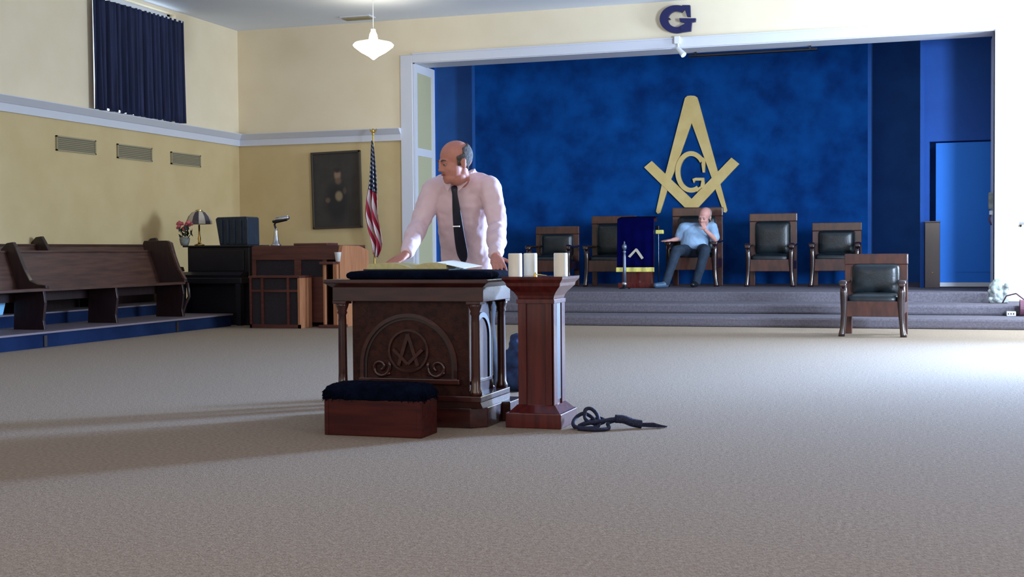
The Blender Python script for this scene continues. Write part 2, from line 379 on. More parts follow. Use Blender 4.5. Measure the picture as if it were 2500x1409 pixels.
# wall grilles
def grille(y0, y1, z0, z1, label):
    t = thing('vent_grille', (XL, (y0+y1)/2, z0), label, 'vent', 'vent grilles below the rail on the left wall')
    MB().box(XL, XL+.006, y0+.02, y1-.02, z0+.015, z1-.015).build('backing', 'ventdark', t)
    MB().box(XL, XL+.022, y0, y1, z0, z0+.018).box(XL, XL+.022, y0, y1, z1-.018, z1).box(XL, XL+.022, y0, y0+.02, z0, z1).box(XL, XL+.022, y1-.02, y1, z0, z1).build('frame', 'vent', t)
    me = None
    for k in range(6):
        z = z0+.028+k*(z1-z0-.05)/6
        s_ = MB().prism([(XL+.004, z+.012), (XL+.018, z), (XL+.019, z+.004), (XL+.005, z+.016)], 1, y0+.02, y1-.02).build('slat', 'vent', t)
grille(13.68, 14.50, 2.335, 2.53, 'beige wall grille nearest the camera, leftmost of the three')
grille(14.98, 15.81, 2.325, 2.525, 'beige wall grille below the curtain, middle of the three')
grille(16.30, 17.11, 2.325, 2.51, 'beige wall grille nearest the room corner, rightmost of the three')
# ceiling register
t = thing('ceiling_vent', (-8.15, 17.85, ZC), 'small pale ceiling register near the back wall above the pendant lamp', 'vent')
MB().box(-8.42, -7.92, 17.72, 17.96, ZC-.02, ZC, .004).build('frame', 'trim', t)
for k in range(5): MB().box(-8.39, -7.95, 17.745+k*.042, 17.755+k*.042, ZC-.04, ZC-.02).build('slat', 'vent', t)

# ================================================================== EMBLEMS ON THE WALLS
def pxprism(polys, Y, th, name, m, parent=None, base=None):
    mb = MB()
    for i, p in enumerate(polys):
        q = [at(x, y, Y) for x, y in p]
        mb.prism([(v.x, v.z) for v in q], 1, Y-th-i*0.0004, Y)
    return mb.build(name, m, parent, base=base)
def cr(pts, ox, oy, s): return [(ox+x/s, oy+y/s) for x, y in pts]
def ringpx(cx, cy, rx, ry, rx2, ry2, a0, a1, n):
    """list of quads for an elliptic ring sector, angles in degrees clockwise from +x in the picture"""
    out = []
    for i in range(n):
        a, b = math.radians(a0+(a1-a0)*i/n), math.radians(a0+(a1-a0)*(i+1)/n)
        out.append([(cx+rx*math.cos(a), cy+ry*math.sin(a)), (cx+rx*math.cos(b), cy+ry*math.sin(b)), (cx+rx2*math.cos(b), cy+ry2*math.sin(b)), (cx+rx2*math.cos(a), cy+ry2*math.sin(a))])
    return out
EY = 22.29
S4 = 3.913
em = thing('square_and_compasses_emblem', at(1690, 516, EY), 'large gold square and compasses with the letter G on the blue stage wall', 'emblem')
O = lambda pts: cr(pts, 1540, 200, S4)
pxprism([O([(580, 133), (545, 136), (522, 155), (512, 190), (340, 860), (300, 985), (340, 1040), (420, 860), (585, 395)]),
         O([(300, 985), (245, 1240), (262, 1262), (285, 1252), (352, 1040)])], EY, .045, 'compass_leg', 'gold', em)
pxprism([O([(580, 133), (615, 136), (638, 150), (650, 185), (835, 860), (860, 985), (820, 1040), (755, 860), (585, 395)]),
         O([(860, 985), (925, 1230), (912, 1250), (890, 1245), (815, 1035)])], EY, .045, 'compass_leg', 'gold', em)
pxprism([O([(133, 818), (205, 757), (585, 1118), (645, 1200), (520, 1200)]), O([(1040, 785), (965, 725), (585, 1118), (535, 1200), (650, 1200)])], EY, .055, 'square', 'gold', em)
g = [[(x, y) for x, y in q] for q in ringpx(582, 862, 150, 198, 105, 152, 60, 325, 30)]
g = [O(q) for q in g]
g += [O([(690, 720), (718, 740), (712, 868), (693, 868), (682, 790)]), O([(595, 930), (625, 918), (705, 918), (712, 985), (690, 1020), (672, 1000), (682, 945), (622, 945), (608, 968)]),
      O([(712, 985), (640, 1050), (600, 1040), (672, 1000)])]
pxprism(g, EY, .065, 'letter', 'gold', em)
# blue G above the opening
GY = YW-.005
gg = ringpx(1653, 48, 41, 34, 21, 19.5, 62, 305, 26)
gg += [[(1668, 14), (1686, 14), (1687, 42), (1679, 42), (1674, 26), (1662, 19)], [(1660, 46), (1700, 46), (1699, 54), (1690, 56), (1688, 77), (1681, 78), (1676, 76), (1672, 57), (1661, 54)],
       [(1672, 60), (1681, 78), (1668, 80), (1660, 66)], [(1676, 14), (1686, 14), (1676, 28), (1668, 20)]]
b0 = at(1656, 80, GY)
mb = MB()
for i, p in enumerate(gg):
    q = [at(x, y, GY-.06) for x, y in p]; mb.prism([(v.x, v.z) for v in q], 1, GY-.11-i*.0003, GY-.05)
t = thing('letter_sign', b0, 'dark blue block letter G mounted above the stage opening', 'sign')
mb.build('letter', 'navysign', t)
for a_, b_ in ((-.12, .2), (0, .04)): MB().tube([(b0.x+a_, GY+.005, b0.z+b_), (b0.x+a_, GY-.06, b0.z+b_)], .012).build('standoff', 'darkmetal', t)
# white screen mount bracket with arm and head under the G
p = at(1652, 92, YW-.06)
t = thing('screen_bracket', (p.x, YW-.05, p.z), 'small white screen mount bracket below the blue letter G', 'lamp')
MB().box(p.x-.035, p.x+.05, YW-.09, YW-.03, p.z-.09, p.z+.02, .01).build('bracket', 'whitepl', t)
MB().tube([(p.x+.02, YW-.06, p.z-.08), (p.x+.03, YW-.1, p.z-.18), (p.x+.06, YW-.12, p.z-.22)], .016).build('arm', 'whitepl', t)
MB().tube([(p.x+.02, YW-.1, p.z-.16), (p.x+.12, YW-.16, p.z-.27)], [.03, .045], 14).build('head', 'whitepl', t)
p1, p2 = at(1682, 137, 18.72), at(1995, 121, 18.72)
t = thing('projection_screen', ((p1.x+p2.x)/2, 18.72, p1.z), 'slim rolled projection screen tube under the head of the stage opening', 'screen')
MB().tube([(p1.x, 18.72, p1.z), (p2.x, 18.72, p1.z)], .022, 14).build('roller_case', 'darkmetal', t)
for xx in (p1.x+.1, p2.x-.1): MB().box(xx-.015, xx+.015, 18.7, 18.74, p1.z, OT-.012).build('bracket', 'darkmetal', t)
p = at(2088, 104, 18.4)
# portrait
PT = thing('portrait_painting', (-8.75, YW, 1.37), 'dark framed oil portrait of a seated figure hanging beside the flag', 'painting')
MB().box(-9.185, -9.15, YW-.05, YW, 1.385, 2.58, .006).box(-8.36, -8.325, YW-.05, YW, 1.385, 2.60, .006).box(-9.185, -8.325, YW-.05, YW, 1.375, 1.41, .006).box(-9.185, -8.325, YW-.05, YW, 2.565, 2.60, .006).build('frame', 'pframe', PT)
pm = bpy.data.materials.new('portrait_canvas'); pm.use_nodes = True; nt = pm.node_tree; pb = nt.nodes['Principled BSDF']; pb.inputs['Roughness'].default_value = 0.55
tc = nt.nodes.new('ShaderNodeTexCoord'); last = None
nz = nt.nodes.new('ShaderNodeTexNoise'); nz.inputs['Scale'].default_value = 6; rp = nt.nodes.new('ShaderNodeValToRGB'); rp.color_ramp.elements[0].color = rgb(38, 36, 38); rp.color_ramp.elements[1].color = rgb(66, 60, 56)
nt.links.new(tc.outputs['Object'], nz.inputs[0]); nt.links.new(nz.outputs[0], rp.inputs[0]); last = rp.outputs[0]
for (cx, cz, rx, rz, colr, soft) in ((0.0, .42, .19, .30, rgb(34, 32, 36), .3), (0.02, .86, .055, .085, rgb(140, 112, 92), .3), (0.03, .76, .05, .05, rgb(104, 84, 70), .4), (0.035, .52, .06, .075, rgb(136, 118, 90), .3), (-.16, .46, .04, .04, rgb(96, 78, 66), .4), (0.02, .93, .06, .04, rgb(44, 38, 36), .4), (.14, .6, .03, .05, rgb(80, 66, 58), .4)):
    mp = nt.nodes.new('ShaderNodeMapping'); mp.vector_type = 'POINT'
    mp.inputs['Location'].default_value = (-cx/rx, 0, -cz/rz); mp.inputs['Scale'].default_value = (1/rx, 0, 1/rz)
    ln = nt.nodes.new('ShaderNodeVectorMath'); ln.operation = 'LENGTH'; mr = nt.nodes.new('ShaderNodeMapRange')
    mr.inputs['From Min'].default_value = 1+soft; mr.inputs['From Max'].default_value = 1-soft; mx = nt.nodes.new('ShaderNodeMixRGB')
    nt.links.new(tc.outputs['Object'], mp.inputs[0]); nt.links.new(mp.outputs[0], ln.inputs[0]); nt.links.new(ln.outputs['Value'], mr.inputs['Value'])
    nt.links.new(mr.outputs[0], mx.inputs[0]); nt.links.new(last, mx.inputs[1]); mx.inputs[2].default_value = colr; last = mx.outputs[0]
nt.links.new(last, pb.inputs['Base Color'])
MB().box(-9.15, -8.36, YW-.03, YW-.005, 1.41, 2.565).build('canvas', pm, PT)
PT.rotation_euler = (0, math.radians(-1.2), 0)

# pendant lamp
pp = at(912, 146, 16.5)
t = thing('pendant_lamp', (pp.x, 16.5, ZC), 'lit white schoolhouse pendant lamp hanging from the ceiling', 'lamp')
MB().lathe([(.01, 0.0), (.07, .047), (.177, .106), (.277, .183), (.289, .206), (.26, .236), (.14, .265), (.065, .283), (.053, .354), (.035, .395)], (pp.x, 16.5, pp.z), 32).build('shade', 'opal', t, smooth=True)
MB().tube([(pp.x, 16.5, pp.z+.39), (pp.x, 16.5, pp.z+.43)], .036).build('fitter', 'whitepl', t)
MB().tube([(pp.x, 16.5, pp.z+.43), (pp.x, 16.5, ZC-.03)], .006, 8).build('cord', 'whitepl', t)
MB().lathe([(.06, -.03), (.065, 0)], (pp.x, 16.5, ZC), 20).build('canopy', 'whitepl', t)

# ================================================================== PLATFORM AND PEWS
pf = MB().box(XL, -8.93, -2, 15.25, 0, .15).box(XL, -9.82, -2, 16.15, 0, .30)
struct(pf, 'floor_platform', 'plat')
struct(MB().box(XL, -8.90, -2, 15.26, .15, .172, .004), 'trim_9', 'platlip')
struct(MB().box(XL, -9.81, -2, 16.15, .30, .318, .004), 'trim_10', 'platlip')
for i, yy in enumerate((11.35, 13.9)):
    struct(MB().box(-8.93, -8.918, yy, yy+.05, 0.01, .13), 'trim_%d' % (11+i), 'groove')

def pew(name, x, z0, y0, y1, supports, ends, h, label, group):
    """facing +X; x = seat front edge; z0 = platform height"""
    t = thing(name, (x-.3, (y0+y1)/2, z0), label, 'pew', group)
    MB().prism([(x, z0+.425), (x, z0+.452), (x-.03, z0+.458), (x-.42, z0+.43), (x-.42, z0+.40), (x-.05, z0+.42)], 1, y0, y1).build('seat', 'pew', t)
    bt = h
    MB().prism([(x-.38, z0+.43), (x-.41, z0+.40), (x-.56, z0+bt), (x-.53, z0+bt), (x-.525, z0+bt-.02)], 1, y0, y1).build('backrest', 'pew', t)
    MB().box(x-.575, x-.515, y0, y1, z0+bt-.01, z0+bt+.015, .006).build('top_rail', 'pew', t)
    MB().box(x-.44, x-.41, y0, y1, z0+.30, z0+.40).build('rear_rail', 'pewdark', t)
    if z0 > .25: MB().box(x-.47, x-.45, y0, y1, z0, z0+.42).build('back_panel', 'pewdark', t)
    for s in supports:
        MB().prism([(x-.01, z0), (x-.03, z0+.1), (x+.0, z0+.3), (x-.02, z0+.425), (x-.40, z0+.415), (x-.42, z0)], 1, s-.02, s+.02).build('leg', 'pewdark', t, bevel=.004)
    for s in ends:
        pr = [(x+.0, z0+.455), (x-.01, z0+.49), (x-.12, z0+.50), (x-.22, z0+.54), (x-.29, z0+.66), (x-.40, z0+bt+.05), (x-.44, z0+bt+.11), (x-.52, z0+bt+.10), (x-.60, z0+bt+.03), (x-.46, z0+.43), (x-.30, z0+.43)]
        MB().prism(pr, 1, s-.028, s+.028).build('end_panel', 'pewdark', t, bevel=.006)
    return t
pew('pew', -9.13, .172, 8.6, 14.45, (8.8, 10.2, 11.66, 12.98, 14.42), (11.70,), .86, 'front wooden pew with curved divider on the edge of the platform', 'pews along the left wall')
pew('pew', -9.93, .318, 8.6, 15.7, (8.8, 10.9, 12.2, 13.9, 15.65), (13.2, 15.67), .80, 'rear wooden pew against the left wall behind the front pew', 'pews along the left wall')
# wide solid end panel of the front pew
o_ = [o for o in COL.objects if o.name == 'pew'][0]
z0 = .172; x = -9.13
pr = [(x+.0, z0+.45), (x-.02, z0+.50), (x-.10, z0+.62), (x-.17, z0+.80), (x-.22, z0+.97), (x-.28, z0+1.0), (x-.62, z0+1.0), (x-.64, z0+.96), (x-.55, z0+.43)]
MB().prism(pr, 1, 14.45, 14.52).build('end_panel', 'pewdark', o_, bevel=.008)
MB().prism([(x-.02, z0+.49), (x-.12, z0+.64), (x-.19, z0+.82), (x-.235, z0+.96), (x-.20, z0+.98), (x-.15, z0+.82), (x-.08, z0+.64), (x+.02, z0+.49)], 1, 14.42, 14.47).build('armrest', 'pew', o_, bevel=.006)
MB().tube([(x+.0, 14.49, z0+.44), (x+.02, 14.49, z0+.36), (x+.03, 14.49, z0+.26), (x-.03, 14.49, z0+.16), (x-.06, 14.49, z0+.08), (x-.07, 14.49, z0)], .022, 8).build('leg', 'pewdark', o_, smooth=True)

# box added as a bright blue reflection at the left edge of the picture
t = thing('reflection_box', (-9.98, 11.6, .318), 'pale blue box standing for a bright reflection under the front pew at the far left', 'tub')
MB().frustum((-9.98, 11.55), (.12, .30), (.14, .34), .318, .50).build('body', 'tub', t, bevel=.01)
MB().box(-10.13, -9.83, 11.19, 11.91, .50, .525, .008).build('lid', 'tub', t)

# ================================================================== PIANO, ORGAN AND WHAT STANDS ON THEM
t = thing('upright_piano', (-9.25, 15.7, 0), 'black upright piano between the pews and the brown organ', 'piano')
MB().box(-9.78, -8.80, 15.55, 16.05, .10, 1.085, .01).build('case', 'black', t)
MB().box(-9.83, -8.77, 15.50, 16.07, 1.085, 1.11, .006).build('lid', 'black', t)
MB().box(-9.72, -8.88, 15.53, 15.55, .75, 1.04, .005).build('upper_panel', 'black', t)
MB().box(-9.80, -8.80, 15.32, 15.55, .58, .66, .01).build('key_bed', 'black', t)
MB().prism([(15.34, .66), (15.33, .70), (15.42, .74), (15.55, .74), (15.55, .66)], 0, -9.78, -8.82).build('fall_board', 'black', t)
MB().box(-9.72, -8.88, 15.53, 15.55, .16, .54, .005).build('lower_panel', 'black', t)
MB().box(-9.80, -8.80, 15.50, 16.05, 0, .10).build('plinth', 'black', t)
for xx in (-9.76, -8.86): MB().frustum((xx, 15.37), (.03, .03), (.04, .04), 0, .58).build('leg', 'black', t)
for xx in (-9.38, -9.3, -9.22): MB().box(xx-.012, xx+.012, 15.42, 15.52, .06, .075).build('pedal', 'brass', t)
# table lamp with leaded glass shade
lp = at(487, 600, 15.88); zt = 1.11
t = thing('table_lamp', (lp.x, 15.88, zt), 'brass table lamp with a panelled dark and cream glass shade on the piano', 'lamp')
MB().lathe([(.07, 0), (.075, .015), (.03, .03), (.018, .06), (.024, .10), (.014, .15), (.012, .30)], (lp.x, 15.88, zt), 20).build('base', 'brass', t, smooth=True)
for k in range(12):
    a0, a1 = 2*math.pi*k/12, 2*math.pi*(k+1)/12; prof = [(.045, .50), (.10, .475), (.15, .42), (.18, .35), (.185, .31)]
    vs = []
    for r_, z_ in prof:
        for a in (a0, a1): vs.append((lp.x+r_*math.cos(a), 15.88+r_*math.sin(a), zt+z_))
    for r_, z_ in prof:
        for a in (a0, a1): vs.append((lp.x+(r_-.004)*math.cos(a), 15.88+(r_-.004)*math.sin(a), zt+z_-.003))
    fs = []
    for j in range(4): fs += [(2*j, 2*j+1, 2*j+3, 2*j+2), (10+2*j, 12+2*j, 13+2*j, 11+2*j), (2*j, 2*j+2, 12+2*j, 10+2*j), (2*j+1, 11+2*j, 13+2*j, 2*j+3)]
    MB().add(vs, fs).build('shade_panel', 'shadeA' if k % 2 else 'shadeB', t)
MB().lathe([(.05, .495), (.05, .51), (.01, .52)], (lp.x, 15.88, zt), 16).build('cap', 'brass', t)
MB().ell((lp.x, 15.88, zt+.36), (.03, .03, .05)).build('bulb', 'whitepl', t)
# flower arrangement
fp = at(451, 600, 15.66)
t = thing('flower_arrangement', (fp.x, 15.66, zt), 'pink and red flower arrangement with dark leaves left of the table lamp', 'flowers')
MB().lathe([(.05, 0), (.065, .04), (.075, .10), (.06, .12)], (fp.x, 15.66, zt), 16).build('bowl', 'grey', t, smooth=True)
random.seed(3)
for k in range(26):
    a = random.uniform(0, 6.28); rr = random.uniform(.03, .12); zz = zt+random.uniform(.12, .27); c = Vector((fp.x+rr*math.cos(a), 15.66+rr*math.sin(a), zz))
    q = Quaternion((random.random(), random.random(), random.random(), random.random())).normalized().to_matrix()
    MB().add([c+q@Vector(v) for v in ((-.02, 0, 0), (0, .05, .01), (.02, 0, 0), (0, -.05, .01), (0, 0, .008))], [(0, 1, 4), (1, 2, 4), (2, 3, 4), (3, 0, 4), (0, 3, 2, 1)]).build('leaf', 'leaf', t)
for k in range(11):
    a = random.uniform(0, 6.28); rr = random.uniform(.02, .12); c = (fp.x-.02+rr*math.cos(a), 15.66+rr*math.sin(a), zt+random.uniform(.24, .33))
    mb = MB()
    for j in range(5):
        b = j*1.2566; mb.ell((c[0]+.018*math.cos(b), c[1]+.012*math.sin(b), c[2]+.015*math.sin(b*1.3)), (.022, .014, .02), seg=8, rings=5)
    mb.build('bloom', 'red', t, smooth=True)
# sheet at wall behind lamp and dark padded case
t = thing('speaker_case', (at(580, 600, 15.85).x, 15.85, zt), 'dark blue padded box with vertical ribs on the right end of the piano', 'box')
bx = at(580, 600, 15.8).x
MB().prism([(bx-.215, zt), (bx+.23, zt), (bx+.225, zt+.385), (bx+.20, zt+.40), (bx-.25, zt+.395), (bx-.28, zt+.37)], 1, 15.68, 16.02).build('body', 'blackbox', t, bevel=.012)
for k in range(5): MB().box(bx-.2+k*.1, bx-.16+k*.1, 15.662, 15.69, zt+.02, zt+.36, .008).build('rib', 'blackbox', t)

# organ
OX0, OX1 = -8.62, -7.32
t = thing('organ_console', (-7.95, 15.6, 0), 'large reddish brown organ console standing in front of the portrait', 'organ')
MB().box(OX0, OX1, 15.3, 15.34, .90, 1.085, .004).box(OX0, OX1, 15.34, 16.15, 1.065, 1.095, .004).build('top_panel', 'organred', t)
MB().box(-8.02, -7.52, 15.36, 15.7, 1.095, 1.125, .008).build('music_desk', 'organred', t)
MB().box(OX0, OX0+.06, 15.3, 15.34, .66, .90).box(-7.98, -7.88, 15.3, 15.34, .66, .90).box(-7.56, -7.50, 15.3, 15.34, .66, .90).box(OX0, -7.50, 15.3, 15.34, .60, .67).build('front_frame', 'organred', t)
for a, b in ((OX0+.06, -7.98), (-7.88, -7.56)): MB().box(a, b, 15.325, 15.34, .67, .90).build('grille_panel', 'grille', t)
MB().box(OX0, -7.50, 15.3, 15.34, .06, .60).build('lower_panel', 'organred', t)
# right end panel with sloping top, window light put into the colour of its outer face
MB().prism([(15.22, 0), (15.22, .86), (15.32, 1.09), (15.85, 1.085), (16.15, 1.02), (16.15, 0)], 0, OX1, OX1+.05).build('side_panel', 'organ_lit', t)
MB().box(OX0, OX0+.04, 15.34, 16.15, 0, 1.065).build('side_panel', 'organred', t)
MB().box(OX0, OX1, 16.11, 16.15, 0, 1.065).build('rear_panel', 'organred', t)
MB().box(-7.50, OX1+.02, 15.08, 15.3, .84, .875, .004).build('key_slip', 'organred', t)
MB().box(-7.31, -7.25, 15.09, 15.15, .04, .84, .006).build('post', 'organ_lit', t)  # posts in the lit tone, light put into the colour
MB().box(-7.49, -7.46, 15.16, 15.22, .04, .84, .006).build('post', 'organ_lit', t)
MB().box(-7.50, -7.2, 15.04, 15.3, 0, .04, .004).build('foot', 'organred', t)
t = thing('speaker_cabinet', (-8.07, 15.0, 0), 'low wooden speaker cabinet with barred cloth front before the organ', 'cabinet')
CX0, CX1, CY = -8.44, -7.70, 14.90
MB().box(CX0, CX1-.02, CY+.03, CY+.34, .02, .66).build('case', 'grille', t)
MB().box(CX1-.03, CX1, CY, CY+.35, 0, .665).build('side_panel', 'organ_lit', t)  # side facing the window, its light put into the colour
MB().box(CX0, CX0+.03, CY, CY+.35, 0, .665).build('side_panel', 'organred', t)
MB().box(CX0-.01, CX1+.01, CY-.01, CY+.36, .665, .695, .005).build('top', 'organred', t)
MB().box(CX0, CX1, CY, CY+.03, 0, .05).build('plinth', 'organred', t)
for xx in (CX0+.17, CX1-.19): MB().box(xx, xx+.035, CY+.002, CY+.03, .05, .665).build('bar', 'organred', t)
MB().box(CX0+.03, CX1-.03, CY+.006, CY+.028, .48, .51).build('bar', 'organred', t)
# desk lamp on the organ
dl = at(674, 597, 15.55)
t = thing('desk_lamp', (dl.x, 15.55, 1.095), 'silver desk lamp with a horizontal head on the organ', 'lamp')
zt2 = 1.095
MB().lathe([(.07, 0), (.075, .01), (.05, .03), (.035, .08), (.022, .20), (.02, .24)], (dl.x, 15.55, zt2), 20).build('base', 'metal', t, smooth=True)
MB().tube([(dl.x, 15.55, zt2+.23), (dl.x-.02, 15.55, zt2+.29), (dl.x+.0, 15.55, zt2+.33)], .014).build('joint', 'darkmetal', t)
MB().tube([(dl.x-.04, 15.55, zt2+.33), (dl.x+.02, 15.54, zt2+.36), (dl.x+.22, 15.50, zt2+.385)], [.022, .034, .03], 14).build('head', 'metal', t, smooth=True)
MB().tube([(dl.x+.02, 15.52, zt2+.325), (dl.x+.20, 15.49, zt2+.355)], .018, 10).build('tube_bulb', 'darkmetal', t)
# cup
cp = at(825, 637, 15.16)
t = thing('foam_cup', (cp.x, 15.16, .875), 'white foam cup standing on the right corner of the organ', 'cup')
MB().lathe([(.03, 0), (.046, .12), (.048, .125), (.044, .125), (.04, .11), (.028, .01)], (cp.x, 15.16, .875), 20).build('body', 'whitepl', t, smooth=True)

# ================================================================== FLAG
fx, fy = -7.98, 17.95
t = thing('flag', (fx, fy, 0), 'furled American flag on a pole between the portrait and the stage opening', 'flag')
MB().tube([(fx, fy, .05), (fx, fy, 2.80)], .014, 12).build('pole', 'brass', t)
MB().lathe([(.17, 0), (.175, .03), (.06, .07), (.03, .10)], (fx, fy, 0), 24).build('base', 'brass', t, smooth=True)
mb = MB().ell((fx, fy, 2.82), (.02, .02, .03)).ell((fx, fy, 2.87), (.018, .018, .035), seg=10)
for s in (-1, 1): mb.add([(fx, fy-.008, 2.86), (fx+s*.06, fy-.008, 2.90), (fx+s*.05, fy-.008, 2.86), (fx+s*.02, fy-.008, 2.83), (fx, fy+.008, 2.86), (fx+s*.06, fy+.008, 2.90), (fx+s*.05, fy+.008, 2.86), (fx+s*.02, fy+.008, 2.83)], [(0, 1, 2, 3), (4, 7, 6, 5), (0, 4, 5, 1), (1, 5, 6, 2), (2, 6, 7, 3), (3, 7, 4, 0)])
mb.build('eagle_finial', 'brass', t)
fm = bpy.data.materials.new('flag_print'); fm.use_nodes = True; nt = fm.node_tree; pb = nt.nodes['Principled BSDF']; pb.inputs['Roughness'].default_value = .8
def nd(tp, **k):
    n = nt.nodes.new(tp)
    for a, b in k.items(): setattr(n, a, b)
    return n
def mth(op, a, b=None, c=None):
    n = nd('ShaderNodeMath', operation=op)
    for i, q in enumerate((a, b, c)):
        if q is None: continue
        if isinstance(q, (int, float)): n.inputs[i].default_value = q
        else: nt.links.new(q, n.inputs[i])
    return n.outputs[0]
uv = nd('ShaderNodeUVMap'); sp = nd('ShaderNodeSeparateXYZ'); nt.links.new(uv.outputs[0], sp.inputs[0])
U_, V_ = sp.outputs[0], sp.outputs[1]     # U along stripes (fly), V across stripes 0 bottom..1 top
st = mth('LESS_THAN', mth('FRACT', mth('MULTIPLY', V_, 6.5)), .5)
can = mth('MULTIPLY', mth('LESS_THAN', U_, .40), mth('GREATER_THAN', V_, 6/13))
su = mth('SUBTRACT', mth('FRACT', mth('MULTIPLY', U_, 27.5)), .5); sv = mth('SUBTRACT', mth('FRACT', mth('MULTIPLY', V_, 18.5)), .5)
star = mth('LESS_THAN', mth('ADD', mth('MULTIPLY', su, su), mth('MULTIPLY', sv, sv)), .075)
m1 = nd('ShaderNodeMixRGB'); m1.inputs[1].default_value = rgb(214, 196, 200); m1.inputs[2].default_value = rgb(164, 30, 58); nt.links.new(st, m1.inputs[0])
m2 = nd('ShaderNodeMixRGB'); m2.inputs[1].default_value = rgb(28, 38, 70); m2.inputs[2].default_value = rgb(206, 208, 214); nt.links.new(star, m2.inputs[0])
m3 = nd('ShaderNodeMixRGB'); nt.links.new(can, m3.inputs[0]); nt.links.new(m1.outputs[0], m3.inputs[1]); nt.links.new(m2.outputs[0], m3.inputs[2]); nt.links.new(m3.outputs[0], pb.inputs['Base Color'])
def flagmesh():
    # the hoist runs down the pole; cloth gathers in folds and slides down to a low fly corner
    nu, nv = 60, 60; vs = []; uvs = []
    outl = [(0, -.01, .012), (.12, -.025, .035), (.25, -.045, .055), (.40, -.075, .075), (.52, -.13, .085), (.66, -.15, .10), (.78, -.11, .15), (.86, -.07, .17), (.92, -.03, .15), (1.0, .0, .085)]
    def lim(t):
        for a, b in zip(outl, outl[1:]):
            if t <= b[0]:
                f = (t-a[0])/(b[0]-a[0]); return a[1]+(b[1]-a[1])*f, a[2]+(b[2]-a[2])*f
        return outl[-1][1:]
    for j in range(nv+1):
        tt = j/nv; l, r = lim(tt); z = 2.715-tt*1.78
        for i in range(nu+1):
            s = i/nu
            x = fx+l+(r-l)*s
            dep = .055*math.sin(s*math.pi*5+tt*2.2)*min(1, tt*3+.15)
            zz = z+.10*(s-.5)*tt*-1.0
            vs.append((x, fy-.045+dep*.7, zz))
            # stripes appear to run down and to the right
            uvs.append((tt*0.95-.03*s, 1.02-(s*.52+0.0)-max(0, tt-.36)*.30 if tt < .0 else .985-.50*(1-s)-.62*max(0, tt-.40)*1.0))
    fs = []
    for j in range(nv):
        for i in range(nu):
            a = j*(nu+1)+i; fs.append((a, a+1, a+nu+2, a+nu+1))
    return vs, fs, uvs
vs, fs, uvs = flagmesh()
o = MB().add(vs, fs).build('cloth', fm, t, smooth=True)
ul = o.data.uv_layers.new(name='UVMap')
for l in o.data.loops: ul.data[l.index].uv = uvs[l.vertex_index]
sd = o.modifiers.new('t', 'SOLIDIFY'); sd.thickness = .004; baked(o)

# ================================================================== CHAIRS
def make_chair(h):
    """local: faces -Y, origin between the feet on the floor; 0.72 wide"""
    W = .36
    t = thing('armchair', (0, 0, 0), '', 'chair', None)
    MB().box(-W+.005, W-.005, .20, .27, h-.125, h, .012).build('top_rail', 'chairwood', t)
    MB().box(-W+.03, W-.03, .20, .26, .40, .48).build('lower_rail', 'chairwood', t)
    for s in (-1, 1):
        MB().prism([(s*(W-.01), 0), (s*(W-.01), h-.125), (s*(W-.12), h-.125), (s*(W-.12), .40), (s*(W-.09), .38), (s*(W-.09), 0)], 1, .205, .265).build('leg', 'chairwood', t, bevel=.006)
        # bowed front post, flaring at the foot
        rings = []
        for z, dx, r in ((0, .022, .038), (.03, .018, .036), (.10, .008, .030), (.25, -.004, .034), (.40, -.006, .042), (.50, -.002, .042), (.585, .0, .036)):
            rings.append(((s*(W-.045+dx), -.27-.4*dx, z), (r, 0, 0), (0, r*1.1, 0)))
        MB().loft(rings, 16, 2.6).build('leg', 'chairleg', t, smooth=True)
        rings = []
        for yy, z, hw, hh in ((-.35, .575, .03, .012), (-.345, .598, .045, .032), (-.30, .612, .05, .03), (-.12, .606, .042, .02), (.10, .612, .04, .02), (.22, .622, .04, .02)):
            rings.append(((s*(W-.042), yy, z), (hw*.92, 0, 0), (0, 0, hh)))
        MB().loft(rings, 16, 2.6).build('arm', 'chairleg', t, smooth=True)
        MB().box(s*(W-.035)-.02, s*(W-.035)+.02, -.25, .21, .26, .38, .005).build('side_rail', 'chairwood', t)
    MB().box(-W+.05, W-.05, -.29, -.25, .225, .40, .008).build('apron', 'chairwood', t)
    # seat and back pads, puffed
    rings = []
    for z, k in ((.38, .97), (.40, 1.0), (.44, 1.0), (.465, .93), (.48, .75), (.486, .4)):
        rings.append(((0, -.03, z), (.285*k, 0, 0), (0, .26*k, 0)))
    MB().loft(rings, 32, 6).build('seat_cushion', 'leather', t, smooth=True)
    zc, hh = (.46+h-.115)/2, (h-.115-.46)/2
    rings = []
    for yy, k in ((.235, 1.0), (.20, 1.0), (.165, .985), (.14, .9), (.125, .7), (.12, .4)):
        rings.append(((0, yy, zc), (.265*k, 0, 0), (0, 0, hh*k)))
    MB().loft(rings, 32, 9).build('back_pad', 'leather', t, smooth=True)
    return t
low = make_chair(.93); tall = make_chair(1.09)
first = {'low': True, 'tall': True}
def place(kind, x, y, z, sc, rz, label, group=None):
    src = low if kind == 'low' else tall
    o = src if first[kind] else copy_tree(src)
    first[kind] = False
    o.location = (x, y, z); o.scale = (sc, sc, sc); o.rotation_euler = (0, 0, rz); o['label'] = label
    if group: o['group'] = group
    elif 'group' in o: del o['group']
    return o
FY = 20.75
def cx(px): return at(px, 640, FY).x
place('low', -.45, 14.98, 0, 1.0, math.radians(-3), 'low wooden armchair with dark leather pads standing alone on the hall floor', None)
place('tall', cx(1884), FY, SZ, 1.09, 0, 'tall-backed empty armchair right of the seated man', 'armchairs on the stage')
place('low', cx(1352), FY, SZ, 1.10, 0, 'low armchair at the left end of the stage row', 'armchairs on the stage')
place('tall', cx(1491), FY, SZ, 1.09, 0, 'tall armchair partly hidden behind the blue draped lectern', 'armchairs on the stage')
